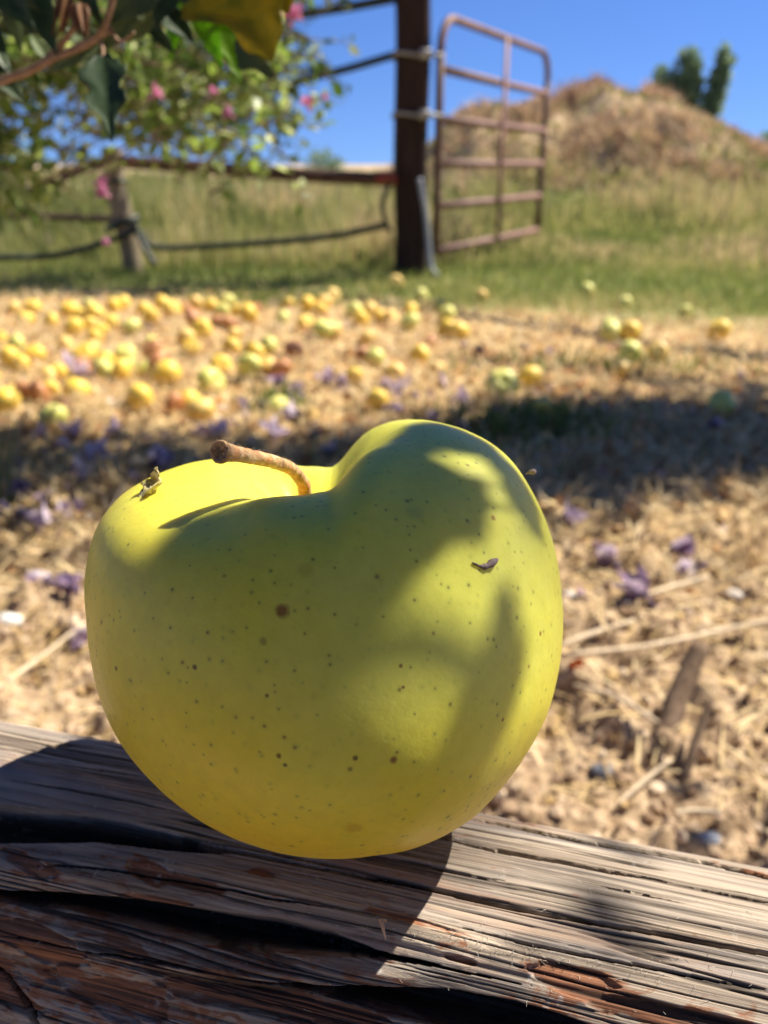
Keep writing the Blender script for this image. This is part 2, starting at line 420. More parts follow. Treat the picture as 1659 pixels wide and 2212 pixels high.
# peeled patches: step down of the top skin, reddish wood under it
def patch(cx, cy, rx, ry, ang, amt=1.0):
    global red
    a = R(ang); dx = qx-cx; dy = qy-cy; X = (dx*math.cos(a)+dy*math.sin(a))/rx; Y = (-dx*math.sin(a)+dy*math.cos(a))/ry
    red = np.maximum(red, amt*(1-sm(.3, 1.25, np.sqrt(X*X+Y*Y)+1.5*(fbm(uu*70, ss*260, 4, 131)-.5))))
for a in [(70, 1868, 95, 26, 22), (330, 1885, 60, 26, 35), (420, 1915, 130, 18, 14), (90, 2030, 150, 38, 25), (30, 2150, 130, 60, 40), (260, 2150, 200, 40, 15),
          (620, 2170, 330, 34, 10), (1240, 2115, 190, 34, 15), (1420, 2190, 300, 40, 14), (1100, 1765, 90, 10, 12), (1380, 1800, 80, 8, 14), (190, 1573, 60, 8, 12), (560, 1890, 50, 12, 12, .6),
          (900, 2000, 200, 10, 14, .55), (1600, 1880, 120, 9, 12, .6), (1000, 2075, 60, 14, 14, .7), (350, 1945, 90, 8, 8, .8), (730, 2045, 140, 9, 14, .5)]:
    patch(*a)
disp -= .0006*sm(.45, .6, red)
red = np.maximum(red, .50*(1-sm(vis0+.036, vis0+.058, ss)))      # redder and darker towards the front face
# raised plates between the big splits
disp += .0016*np.exp(-((qy-np.interp(qx, [0, 600, 1000], [1870, 1935, 2040]))/45)**2)*(1-sm(900, 1150, qx))
disp += .0022*np.exp(-((qy-np.interp(qx, [0, 500, 900], [2010, 2085, 2105]))/35)**2)*(1-sm(750, 1050, qx))
# ragged back edge
disp += .0016*(fbm(uu*60, ss*40, 3, 141)-.5)*sm(vis1-.012, vis1, ss)
v2 = v_+nv*disp; w2 = w_+nw*disp
nU, nS = uu.shape
Vr = np.stack([uu, v2, w2], -1).reshape(-1, 3)
MAT['wood'] = wood_mat()
endc = [np.arange(nS)[None, :], (np.arange(nS)+(nU-1)*nS)[None, ::-1]]
Fr = grid_faces(nU, nS, True)
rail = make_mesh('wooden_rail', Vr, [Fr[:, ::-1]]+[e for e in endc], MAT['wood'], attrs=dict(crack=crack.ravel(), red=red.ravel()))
rail.location = tuple(RO); rail.rotation_euler = (0, 0, LA)
tag(rail, label='weathered grey split wooden rail with long cracks under the big apple', cat='rail')
for sgn in (-1, 1):     # stub posts carrying the rail, outside the picture
    mb = MB(); mb.tube([(sgn*.62, .004, -.13), (sgn*.62, .004, -.25), (sgn*.625, .004, -.38)], [.05, .055, .06], 14)
    sb = mb.build('stub_post', MAT['wood'], rail)

# fibres and splinters standing up from the rail
mb = MB()
Pn = Vr.reshape(nU, nS, 3)
cand = []
for _ in range(260):
    if random.random() < .42:
        px = random.gauss(1040, 220); py = np.interp(px, [830, 1659], [1985, 2130])+random.gauss(18, 14)
    else: px = random.uniform(-20, 1680); py = random.uniform(1560, 2200)
    cand.append((px, py))
sub = (slice(60, 960, 3), slice(36, 676, 3))
qq = np.stack([qx[sub].ravel(), qy[sub].ravel()], -1); pc = Pn[sub].reshape(-1, 3)
for px, py in cand:
    i = np.argmin((qq[:, 0]-px)**2+(qq[:, 1]-py)**2)
    if abs(qq[i, 0]-px) > 12 or abs(qq[i, 1]-py) > 12: continue
    b = pc[i]; ln = random.uniform(.0004, .0012); a = random.uniform(-1, 1)
    d1 = np.array([random.gauss(0, 1), random.gauss(-.3, .7), random.uniform(.2, 1.0)]); d1 /= np.linalg.norm(d1)
    d2 = d1+np.array([random.gauss(0, .6), random.gauss(0, .6), -.2])
    mb.tube([b-d1*.0002, b+d1*ln*.5, b+d1*ln*.5+d2*ln*.5], [.00004, .00003, .000015], 3)
MAT['fibre'] = simple('wood_fibre', (.60, .53, .45), (.75, .70, .62), 50, .8, .2, 0)
wf = mb.build('wood_fibres', MAT['fibre'], rail); wf['kind'] = 'stuff'
mb = MB()
i = np.argmin((qq[:, 0]-836)**2+(qq[:, 1]-1998)**2); b = pc[i]
mb.tube([b, b+np.array([-.0006, -.0008, .0012]), b+np.array([.0006, -.0022, -.0014])], [.0003, .00045, .0001], 5)
mb.build('splinter', simple('splinter_wood', (.62, .36, .20), (.70, .48, .30), 400, .8, .2, 0), rail)

# ------------------------------------------------------------------ the big apple
sil = [(700, 1010), (722, 1003), (735, 990), (750, 968), (770, 945), (795, 926), (820, 914), (850, 906), (880, 903), (930, 906), (1000, 925), (1060, 955), (1110, 1000), (1150, 1060), (1182, 1130),
       (1203, 1200), (1214, 1280), (1214, 1400), (1201, 1480), (1180, 1550), (1140, 1625), (1090, 1695), (1020, 1768), (960, 1806), (880, 1838), (800, 1850), (730, 1856), (650, 1851), (560, 1831),
       (480, 1800), (400, 1752), (330, 1692), (270, 1622), (230, 1550), (200, 1450), (186, 1350), (180, 1270), (193, 1180), (218, 1120), (260, 1068), (320, 1030), (400, 1000), (470, 988), (540, 988),
       (600, 996), (650, 1006)]
AC = at(697, 1385, .1429)       # apple centre
nT, nP = 260, 360
th, ph = np.meshgrid(np.linspace(0, np.pi, nT), np.linspace(0, 2*np.pi, nP, endpoint=False), indexing='ij')
# phi 0 = right of the picture, pi/2 = away
sh = 1+.07*np.exp(-((th-.80)/.36)**2)
cavd = .70*np.exp(-(th/.33)**1.7)
botn = .08*sm(1.7, 2.9, th)
cal = .10*np.exp(-((np.pi-th)/.26)**2)
lob = np.exp(-((th-.55)/.34)**2)*(.155*np.exp(-(((ph+np.pi) % (2*np.pi)-np.pi-.15)/.80)**2)
      - .20*np.exp(-(((ph-4.35+np.pi) % (2*np.pi)-np.pi)/.85)**2) - .10*np.exp(-(((ph-2.1+np.pi) % (2*np.pi)-np.pi)/.75)**2) + .02*np.exp(-(((ph-3.2+np.pi) % (2*np.pi)-np.pi)/.6)**2))
rib = .010*np.cos(5*ph+.7)*np.sin(th)**2*sm(0, 1, th)
fold = .035*np.cos(7*ph+1.0)*np.exp(-((th-.28)/.16)**2)
rr = .0400*(sh-cavd-botn-cal+lob+rib+fold*.5)
D = np.stack([np.sin(th)*np.cos(ph), np.sin(th)*np.sin(ph), np.cos(th)], -1)
D[..., 2] *= .93
PA = rr[..., None]*D
tx, ty = R(-17), R(-5)           # stem axis leans away from the camera and a little to the left
Rx = np.array([[1, 0, 0], [0, math.cos(tx), -math.sin(tx)], [0, math.sin(tx), math.cos(tx)]])
Ry = np.array([[math.cos(ty), 0, math.sin(ty)], [0, 1, 0], [-math.sin(ty), 0, math.cos(ty)]])
PA = PA @ (Ry @ Rx).T
# fit the outline to the fruit's real, lopsided outline
sil = np.array(sil, float); c0 = np.array([697., 1385.])
sa = np.arctan2(-(sil[:, 1]-c0[1]), sil[:, 0]-c0[0]); sr = np.hypot(*(sil-c0).T); o_ = np.argsort(sa); sa, sr = sa[o_], sr[o_]
fw = (AC-CAM); fw = fw/np.linalg.norm(fw); rt = np.array([1., 0, 0]); rt -= fw*rt.dot(fw); rt /= np.linalg.norm(rt); upv = np.cross(rt, fw)
NB = 180
for it in range(10):
    q = proj(AC+PA); ex = q[..., 0]-c0[0]; ey = -(q[..., 1]-c0[1]); ps = np.arctan2(ey, ex); rad = np.hypot(ex, ey)
    b = ((ps+np.pi)/(2*np.pi)*NB).astype(int) % NB
    mx = np.zeros(NB); np.maximum.at(mx, b.ravel(), rad.ravel())
    bc = (np.arange(NB)+.5)/NB*2*np.pi-np.pi
    tgt = np.interp(bc, np.concatenate([sa-2*np.pi, sa, sa+2*np.pi]), np.tile(sr, 3))
    g = tgt/np.maximum(mx, 1)
    kf = np.array([1, 2, 3, 2, 1.]); kf /= kf.sum()
    g = np.convolve(np.concatenate([g[-2:], g, g[:2]]), kf, 'valid')
    gg = np.interp(ps, np.concatenate([bc-2*np.pi, bc, bc+2*np.pi]), np.tile(g, 3))
    rm = np.interp(ps, np.concatenate([bc-2*np.pi, bc, bc+2*np.pi]), np.tile(mx, 3))
    wgt = np.clip(rad/rm, 0, 1)**1.5
    f = 1+(gg-1)*wgt
    a_ = PA @ rt; b_ = PA @ upv; d_ = PA @ fw
    PA = (a_*f)[..., None]*rt+(b_*f)[..., None]*upv+d_[..., None]*fw
cavb = AC+PA[0].mean(0)
# russet blemishes given on the visible skin
qA = proj(AC+PA); facing = qA[..., 2]
def on_apple(px, py):
    d2 = (qA[..., 0]-px)**2+(qA[..., 1]-py)**2; m_ = np.where(d2 < 14**2, facing, 9)
    i = np.unravel_index(np.argmin(m_), m_.shape)
    if m_[i] > 8: i = np.unravel_index(np.argmin(d2), d2.shape)
    return AC+PA[i]
BLEM = []
for (px, py, r, col) in [(602, 1311, .00092, (.24, .09, .02)), (595, 1642, .0005, (.12, .07, .02)), (615, 1666, .0004, (.10, .08, .03)), (858, 1652, .0007, (.22, .09, .03)), (415, 1435, .0005, (.14, .08, .02)),
                         (237, 1443, .0005, (.16, .08, .02)), (566, 1508, .0004, (.12, .09, .03)), (876, 1493, .00035, (.2, .09, .03)), (770, 1650, .0005, (.12, .09, .03)), (660, 1222, .0011, (.54, .47, .06)),
                         (770, 1800, .0012, (.56, .40, .04)), (560, 1380, .0007, (.36, .30, .05)), (1178, 1372, .0005, (.25, .12, .03)), (868, 1427, .0004, (.2, .1, .03)), (900, 1095, .0013, (.47, .47, .08)), (1075, 1108, .0006, (.35, .2, .03)), (1098, 1560, .0004, (.2, .08, .03))]:
    BLEM.append((on_apple(px, py)-AC, r*(1 if r > .0009 else .75), col))
MAT['skin'] = apple_skin()
apple = empty('apple', tuple(AC), label='large yellow-green apple with a short brown stem sitting on the weathered wooden rail', cat='apple')
Va = PA.reshape(-1, 3)
skin = make_mesh('skin', Va, grid_faces(nT, nP, True)[:, ::-1], MAT['skin'], apple)

def stem_mat():
    m = NT('apple_stem'); v = m.obj(); n1 = m.noise(v, 500, 5, .65); n2 = m.noise(v, 160, 3)
    c = m.ramp(n1, [(.3, (.20, .11, .055)), (.5, (.48, .29, .14)), (.68, (.70, .50, .30))])
    c = m.mix(m.rmap(n2, .50, .64, 0, .7), c, (.62, .24, .08)); m.col(c, .75, .3); m.bump(n1, .8, .0008); return m.m
MAT['stem'] = stem_mat()
dep0 = proj(cavb)[2]
sp = [cavb-AC-np.array([0, 0, .002])] + [at(x, y, d)-AC for x, y, d in ((660, 1078, dep0-.001), (655, 1045, dep0-.0035), (628, 1013, dep0-.008), (588, 997, dep0-.013), (540, 986, dep0-.0185), (500, 979, dep0-.0225), (474, 976, dep0-.025))]
SPp = smooth_path(sp, 46); rs = np.interp(np.linspace(0, 1, 46), [0, .2, .45, .8, .93, .97, 1], [.0012, .0011, .00105, .00115, .00140, .0017, .00165])
Vs, Fs = tube(SPp, rs, 20, False)
Vs = Vs+ .00022*(np.stack([vn(Vs[:, 0]*1800, Vs[:, 1]*1800, Vs[:, 2]*1800, s) for s in (1, 2, 3)], -1)-.5)
T_ = SPp[-1]-SPp[-2]; T_ /= np.linalg.norm(T_)
ring = Vs[-20:]; c_ = ring.mean(0); rings = [ring]
for sc, off in ((.8, .0001), (.62, -.0004), (.35, -.0003), (.05, -.0008)):
    rings.append(c_+(ring-c_)*sc+T_*off+.00012*rng.normal(size=(20, 3)))
Vs = np.vstack([Vs]+rings[1:]); nR = 46+4
stem = make_mesh('stem', Vs, grid_faces(nR, 20, True)[:, ::-1], MAT['stem'], apple)
mb = MB(); Tt, Nn, Bb = frames(SPp)
for _ in range(520):
    i = random.randint(6, 45); a = random.uniform(0, 2*math.pi); d = math.cos(a)*Nn[i]+math.sin(a)*Bb[i]
    b = SPp[i]+d*rs[i]*.95; ln = random.uniform(.00025, .0006); d2 = d+.6*Tt[i]*random.uniform(-1, 1)
    mb.tube([b, b+d2*ln], [.000018, .000008], 3)
fz_ = mb.build('fuzz', simple('stem_fuzz', (.55, .42, .28), (.62, .5, .36), 50, .8, .2, 0), stem); fz_['kind'] = 'stuff'

# scraps clinging to the apple
def curled_scrap(name, P, w, mat, label, cat):
    P = np.array(P); T, N, B = frames(P); m = len(P); k = 7; V = []
    prof_ = np.sin(np.linspace(.25, np.pi-.1, m))*w
    for i in range(m):
        for j in range(k):
            a = (j/(k-1)-.5)*2.4; V.append(P[i]+prof_[i]*(math.sin(a)*B[i]+.7*(1-math.cos(a))*N[i]))
    V = np.array(V); org = V.mean(0); V = V-org; V += w*.10*rng.normal(size=V.shape)
    o = make_mesh(name, V, grid_faces(m, k), mat, attrs={'tint': rng.random(len(V))})
    o.location = tuple(org); md = o.modifiers.new('thick', 'SOLIDIFY'); md.thickness = .00012
    return tag(o, label=label, cat=cat)
MAT['dry'] = leafy('dried_plant', [(0, (.50, .42, .17)), (.5, (.64, .57, .28)), (1, (.74, .68, .42))], .3, .7, .2)
a = on_apple(300, 1062); b = on_apple(345, 1040)
ptop = at(336, 1012, proj(b)[2]-.0015)
curled_scrap('dried_bract', smooth_path([a, (a+b)/2+np.array([0, -.0006, .0008]), b+np.array([-.0002, -.0004, .0009]), ptop], 14), .0019, MAT['dry'], 'pale curled dried bract stuck on the upper left shoulder of the apple', 'plant scrap')
MAT['darkbit'] = simple('dark_scrap', (.10, .07, .06), (.22, .17, .17), 900, .8, .3, .5, .0003)
def crumb(name, P, r, label):
    mb = MB(); P = np.array(P); org = P.mean(0); mb.tube(smooth_path(P-org, 9), r*np.array([.2, .35, .3, .5, .9, .7, 1.1, .9, .4]), 7)
    o = mb.build(name, MAT['darkbit']); o.location = tuple(org)
    return tag(o, label=label, cat='plant scrap')
nA = lambda P: (P-AC)/np.linalg.norm(P-AC)
p1, p2, p3 = on_apple(1022, 1208), on_apple(1050, 1214), on_apple(1083, 1206)
crumb('plant_crumb', [p1+nA(p1)*.0002, p2+nA(p2)*.0002, p3+nA(p3)*.0004], .00055, 'tiny dark purple-brown crumb lying on the right face of the apple')
p1 = at(1136, 1024, .1425); crumb('plant_crumb', [p1, at(1146, 1020, .1425), at(1158, 1019, .1425)], .0005, 'tiny brown crumb clinging to the right edge of the apple')

# ------------------------------------------------------------------ leaf building
def leaf_shape(length, width, lobes=0, serr=0, nseg=16, curl=0, fold=.25, bend=.2, seed=0):
    """leaf lying along +Y from the origin, normal +Z; real thickness comes from a modifier"""
    rg = np.random.default_rng(seed); t = np.linspace(0, 1, nseg)
    half = np.sin(np.pi*np.clip(t, .0, 1)**.72)*(1-.25*t)
    half = half/half.max()*width/2
    if lobes: half = half*(1+.30*np.cos(t*lobes*2*np.pi+1.2)*sm(.1, .35, t)*(1-sm(.92, 1, t)))
    nx_ = 9; V = []
    for i in range(nseg):
        for j in range(nx_):
            q = (j/(nx_-1)-.5)*2; hw = half[i]
            if serr and abs(q) == 1: hw *= 1+serr*(1 if i % 2 else -1)
            x = q*hw; y = t[i]*length - abs(q)*0.06*length*(serr > 0)*(i % 2)
            z = fold*abs(x)+.10*width*math.sin(q*5+i*.6+seed)*.25*abs(q)
            z -= bend*length*t[i]**2; z += curl*x*x/width
            V.append((x, y, z))
    return np.array(V), grid_faces(nseg, nx_)
def orient(V, base, direction, normal):
    d = np.array(direction, float); d /= np.linalg.norm(d); n_ = np.array(normal, float); n_ -= d*n_.dot(d); n_ /= np.linalg.norm(n_)
    x = np.cross(d, n_)
    return base+V[:, :1]*x+V[:, 1:2]*d+V[:, 2:3]*n_
def scatter_leaves(B, Dr, Nr, ln, wd, tint):
    """many small folded leaves in one go"""
    B, Dr, Nr = map(np.asarray, (B, Dr, Nr)); Dr = Dr/np.linalg.norm(Dr, axis=1, keepdims=True)
    Nr = Nr-Dr*(Nr*Dr).sum(1, keepdims=True); Nr /= np.linalg.norm(Nr, axis=1, keepdims=True); X = np.cross(Dr, Nr)
    loc = np.array([(0, 0, 0), (-.5, .38, .12), (.5, .38, .12), (0, .42, 0), (-.36, .74, .06), (.36, .74, .06), (0, 1, -.12), (0, .78, -.03)])
    V = B[:, None]+loc[None, :, :1]*wd[:, None, None]*X[:, None]+loc[None, :, 1:2]*ln[:, None, None]*Dr[:, None]+loc[None, :, 2:]*wd[:, None, None]*Nr[:, None]
    n_ = len(B); off = (np.arange(n_)*8)[:, None, None]
    q = np.array([[1, 3, 7, 4], [3, 2, 5, 7]])[None]+off; tr = np.array([[0, 3, 1], [0, 2, 3], [4, 7, 6], [7, 5, 6]])[None]+off
    return V.reshape(-1, 3), [q.reshape(-1, 4), tr.reshape(-1, 3)], np.repeat(tint, 8)

GREENLEAF = [(0, (.03, .06, .018)), (.35, (.075, .13, .032)), (.65, (.18, .26, .065)), (.88, (.32, .39, .14)), (1, (.50, .55, .32))]
MAT['leaf'] = leafy('shrub_leaf', GREENLEAF, .5, .42, .5, 1.7)
MAT['bark'] = simple('twig_bark', (.20, .14, .085), (.36, .27, .18), 90, .85, .2, .5, .002)
MAT['pink'] = leafy('pink_petal', [(0, (.40, .08, .20)), (.5, (.56, .20, .34)), (1, (.75, .45, .56))], .4, .6, .2, 1.1)

# ---- near branch hanging in at the top left
def near_leaf_mat(name, c1, c2, vein, trans, tc=1.4):
    m = NT(name); v = m.obj(); n1 = m.noise(v, 130, 4, .6); c = m.mix(m.rmap(n1, .35, .68), c1, c2)
    c = m.mix(m.rmap(m.noise(v, 700, 3), .45, .7, 0, .35), c, vein); m.col(c, .5, .4); m.bump(n1, .3, .0008)
    tr = m.n('BsdfTranslucent'); hv = m.n('HueSaturation'); hv.inputs['Value'].default_value = tc; m.l(c, hv.inputs['Color']); m.l(hv.outputs[0], tr.inputs['Color'])
    mx = m.n('MixShader'); mx.inputs[0].default_value = trans
    m.l(m.b.outputs[0], mx.inputs[1]); m.l(tr.outputs[0], mx.inputs[2]); m.l(mx.outputs[0], m.out.inputs['Surface']); return m.m
NL = dict(dark=near_leaf_mat('near_leaf_dark', (.022, .05, .022), (.05, .09, .035), (.07, .11, .05), .28),
          grey=near_leaf_mat('near_leaf_grey', (.12, .17, .07), (.20, .26, .12), (.26, .3, .17), .45),
          green=near_leaf_mat('near_leaf_green', (.14, .30, .02), (.25, .42, .03), (.32, .45, .07), .65),
          gold=near_leaf_mat('near_leaf_gold', (.20, .20, .012), (.38, .29, .014), (.25, .24, .03), .5),
          pale=near_leaf_mat('near_leaf_pale', (.20, .26, .10), (.36, .38, .22), (.4, .42, .3), .4),
          brown=near_leaf_mat('near_leaf_brown', (.17, .08, .035), (.30, .15, .07), (.12, .05, .025), .35))
branch = empty('leafy_branch', tuple(at(-250, -60, .30)), label='close branch of toothed green and golden leaves hanging in at the top left', cat='branch')
BO = np.array(branch.location)
def px_tube(pts, r, k=10): return tube(smooth_path([at(*p)-BO for p in pts], 22), r, k)
mb = MB()
V, F = px_tube([(-420, 90, .30), (-120, 190, .29), (30, 165, .28), (110, 128, .275), (200, 88, .27), (232, 40, .266), (255, -60, .26)], np.linspace(.0017, .0010, 22)); mb.add(V, F)
V, F = px_tube([(100, 130, .276), (160, 60, .27), (230, -60, .265)], np.linspace(.0012, .0008, 22)); mb.add(V, F)
V, F = px_tube([(215, 80, .275), (330, 15, .28), (470, -40, .28), (560, -80, .27)], np.linspace(.0009, .0007, 22)); mb.add(V, F)
V, F = px_tube([(213, 82, .27), (222, 105, .268), (222, 128, .266)], np.linspace(.0007, .0005, 22)); mb.add(V, F)
V, F = px_tube([(235, 60, .27), (260, 90, .268), (290, 70, .262)], np.linspace(.0007, .0004, 22)); mb.add(V, F)
mb.build('stem', simple('branch_bark', (.22, .13, .08), (.36, .24, .16), 300, .8, .25, .4, .0006), branch)
def nleaf(b, tip, dep, width, mat, lobes=0, serr=.10, roll=0, fold=.25, bend=.12, ddep=0, seed=0):
    B0 = at(*b, dep); B1 = at(*tip, dep+ddep); d = B1-B0; ln = np.linalg.norm(d)
    V, F = leaf_shape(ln, width*dep/F0, lobes, serr, 22, 0, fold, bend, seed)
    tow = (CAM-B0)/np.linalg.norm(CAM-B0); sd = np.cross(d/ln, tow); nrm = math.cos(R(roll))*tow+math.sin(R(roll))*sd
    V = orient(V, B0-BO, d, nrm)
    o = make_mesh('leaf', V, F, NL[mat], branch); md = o.modifiers.new('thick', 'SOLIDIFY'); md.thickness = .0002
    md = o.modifiers.new('sub', 'SUBSURF'); md.levels = 1; md.render_levels = 1
    return o
for a in [((222, 120), (238, 305), .262, 92, 'dark', 3, .20, 15, .3, .05, -.01, 1), ((500, -120), (585, 135), .262, 250, 'gold', 2, .06, 10, .12, .05, .0, 2),
          ((425, -10), (478, 150), .272, 60, 'green', 0, .12, 20, .2, .08, .0, 3), ((455, 40), (525, 168), .278, 66, 'green', 2, .12, -20, .2, .08, 0, 4),
          ((510, 85), (592, 172), .27, 62, 'dark', 2, .1, 25, .25, .1, 0, 5), ((545, 90), (588, 160), .274, 34, 'pale', 0, .1, -25, .2, .1, .0, 6),
          ((215, 95), (95, 152), .274, 46, 'grey', 0, .07, 35, .3, .1, 0, 7), ((300, 30), (170, 135), .276, 42, 'grey', 0, .07, 25, .3, .1, 0, 8), ((330, 30), (245, 100), .28, 44, 'grey', 0, .07, 0, .3, .1, 0, 9),
          ((40, 30), (110, 45), .27, 70, 'dark', 0, .08, 20, .2, .1, 0, 10), ((20, -40), (40, 110), .275, 60, 'grey', 0, .08, 30, .3, .1, 0, 11), ((-60, 20), (30, 160), .28, 60, 'dark', 0, .08, -30, .3, .1, 0, 12),
          ((180, -60), (215, 60), .262, 46, 'dark', 2, .1, 30, .3, .1, 0, 13), ((330, -60), (225, 55), .268, 90, 'dark', 0, .07, -10, .3, .1, 0, 14), ((380, -60), (330, 60), .272, 80, 'dark', 0, .08, 30, .3, .1, 0, 15),
          ((350, 20), (425, 95), .285, 55, 'dark', 0, .08, -25, .3, .1, 0, 16), ((-80, 90), (10, 20), .27, 50, 'grey', 0, .08, 0, .3, .1, 0, 17), ((100, 125), (62, 60), .28, 34, 'grey', 0, .08, 20, .3, .1, 0, 18),
          ((-40, 200), (50, 150), .285, 40, 'grey', 0, .08, 20, .3, .1, 0, 19), ((0, 60), (150, 20), .285, 60, 'dark', 0, .08, 40, .3, .1, 0, 20), ((560, -110), (625, 30), .265, 130, 'gold', 2, .07, -10, .1, .05, 0, 21),
          ((60, -60), (118, 120), .268, 70, 'dark', 0, .1, 15, .3, .1, 0, 31), ((-40, 120), (60, 225), .285, 56, 'dark', 0, .1, -20, .3, .1, 0, 32), ((270, -20), (375, 118), .29, 64, 'dark', 2, .1, 15, .3, .1, 0, 33),
          ((150, 60), (260, 150), .29, 60, 'grey', 0, .1, -30, .3, .1, 0, 34), ((400, -40), (360, 130), .295, 60, 'green', 0, .1, 30, .3, .1, 0, 35), ((-20, -60), (70, 60), .262, 80, 'dark', 0, .1, 10, .3, .1, 0, 36),
          ((420, -90), (415, 40), .27, 110, 'dark', 0, .08, 20, .2, .1, 0, 22), ((260, -40), (310, 40), .275, 90, 'grey', 0, .08, -20, .2, .1, 0, 23)]:
    nleaf(*a)
def pod(p0, p1, dep, w, seed):
    B0 = at(*p0, dep)-BO; B1 = at(*p1, dep)-BO; d = B1-B0; ln = np.linalg.norm(d); mb = MB()
    for q in range(5):
        V, F = leaf_shape(ln*random.uniform(.85, 1.05), w*dep/F0*.6, 0, 0, 10, 0, .8, -.05, seed+q)
        a = q*2*math.pi/5+.3; tow = (CAM-at(*p0, dep)); tow /= np.linalg.norm(tow); sd = np.cross(d/ln, tow)
        nn = math.cos(a)*tow+math.sin(a)*sd; mb.add(orient(V, B0-nn*w*dep/F0*.24, d+nn*ln*.02, -nn), F)
    o = mb.build('seed_pod', NL['brown'], branch); md = o.modifiers.new('thick', 'SOLIDIFY'); md.thickness = .00018
pod((150, -30), (122, 82), .262, 34, 40); pod((172, 5), (178, 82), .260, 42, 50)

# ---- flowering shrub filling the upper left, a metre away
shrub = empty('flowering_shrub', (-1.15, 1.25, 0), label='pink flowering shrub with small green leaves filling the upper left', cat='shrub')
SO = np.array(shrub.location)
tw = MB(); LB, LD, LN, LL, LW, LT = [], [], [], [], [], []
def twig(P, r0, nl, lsize, tint0=.55):
    P = smooth_path(np.array(P)-SO, 12); tw.tube(P, np.linspace(r0, r0*.35, 12), 5)
    T = np.gradient(P, axis=0)
    for j in range(nl):
        i = int((j+.7)/nl*11.2) % 12; t_ = T[i]/np.linalg.norm(T[i])
        d = t_*.5+rng.normal(size=3)*.65; nn = np.array([0, 0, 1.])+rng.normal(size=3)*.55
        s_l = lsize*random.uniform(.6, 1.3)
        LB.append(P[i]+d*.004); LD.append(d); LN.append(nn); LL.append(s_l); LW.append(s_l*random.uniform(.45, .7)); LT.append(np.clip(random.gauss(tint0, .2), 0, 1))
def dens(px, py):
    a = np.interp(px, [-200, 0, 420, 560, 660, 720, 780], [1, .95, .9, .75, .5, .16, 0])
    lo = np.interp(px, [-200, 0, 120, 230, 330, 420, 520, 620, 700], [520, 450, 400, 330, 300, 320, 370, 360, 250])
    b = 1-sm(lo-80, lo+70, py)
    if 180 < py < 340 and 30 < px < 230: b *= .30
    if py > 300 and 215 < px < 345: b *= .15
    if py > 300: b *= .7
    return a*b
main = []
for (dx, dy, dz, r) in ((.35, -.05, .75, .010), (.7, .1, .78, .009), (.55, -.3, .95, .009), (.9, -.1, .62, .007), (.2, .3, .9, .009), (.15, -.35, .7, .008), (-.4, 0, .9, .01), (-.1, .5, .8, .009), (.95, .15, .95, .007)):
    P = smooth_path(np.array([[0, 0, -.02], [dx*.15, dy*.2, dz*.45], [dx*.55, dy*.6, dz*.85], [dx, dy, dz]]), 14); mb = MB(); mb.tube(P, np.linspace(r*1.3, r*.35, 14), 7); mb.build('branch', MAT['bark'], shrub)
ct = 0
while ct < 1000:
    px = random.uniform(-150, 760); py = random.uniform(-80, 520)
    if random.random() > dens(px, py): continue
    dep = random.uniform(.85, 1.5); p = at(px, py, dep)
    sway = np.array([random.uniform(.3, 1), random.uniform(-.5, .5), random.uniform(-.55, .35)]); sway /= np.linalg.norm(sway); ln = random.uniform(.05, .13)
    st = p-sway*ln; 
    twig([st, p-sway*ln*.4+np.array([0, 0, .008]), p+np.array([0, 0, -.006])], .0013, random.randint(6, 10), .021, random.choice([.4, .6, .75])); ct += 1
for _ in range(110):   # rest of the bush, above and left of the picture
    a = random.uniform(0, 2*math.pi); rr_ = random.uniform(.2, .75); p = SO+np.array([math.cos(a)*rr_-.25, math.sin(a)*rr_*.8+.1, random.uniform(.45, 1.35)])
    if p[1] < .5: continue
    q = proj(p)
    if -60 < q[0] < 1700 and -60 < q[1] < 2300 : continue
    d = rng.normal(size=3)*.07; twig([p, p+d*.6, p+d], .0014, 9, .022, .5)
for pts in ([(560, 60, 1.1), (650, 80, 1.1), (720, 90, 1.12), (760, 95, 1.13)], [(520, 200, 1.0), (600, 235, 1.0), (650, 270, 1.0), (700, 272, 1.0)], [(560, 260, 1.0), (610, 330, 1.0), (640, 400, 1.0), (655, 445, 1.0)],
            [(0, 430, 1.0), (60, 440, 1.0), (110, 500, 1.0)], [(330, 300, 1.1), (380, 360, 1.1), (395, 400, 1.1)], [(500, 280, 1.1), (540, 340, 1.1), (520, 390, 1.1)], [(0, 360, 1.), (120, 400, 1.), (200, 440, 1.)],
            [(560, 150, 1.05), (640, 160, 1.05), (680, 205, 1.05), (705, 215, 1.05)], [(420, 90, 1.2), (520, 150, 1.2), (600, 170, 1.2)]):
    twig([at(*p) for p in pts], .0013, 13, .017, .72)
V, F, T = scatter_leaves(LB, LD, LN, np.array(LL), np.array(LW), np.array(LT))
tw.build('twigs', MAT['bark'], shrub)['kind'] = 'stuff'; make_mesh('foliage', V, F, MAT['leaf'], shrub, attrs={'tint': T})
def blossom_mesh():
    mb = MB()
    for q in range(5):
        V, F = leaf_shape(.017, .014, 0, 0, 9, 0, .1, -.35+.1*q % 3, q); a = q*2*math.pi/5
        mb.add(orient(V, np.zeros(3), (math.cos(a)*.8, math.sin(a)*.8, .55), (-math.cos(a)*.5, -math.sin(a)*.5, 1)), F, rng.random(len(V)))
    mb.tube([(0, 0, -.010), (0, 0, 0), (0, 0, .013)], [.003, .003, .001], 6, .9)
    return mb
f0 = blossom_mesh().build('blossom', MAT['pink'], shrub); first = True
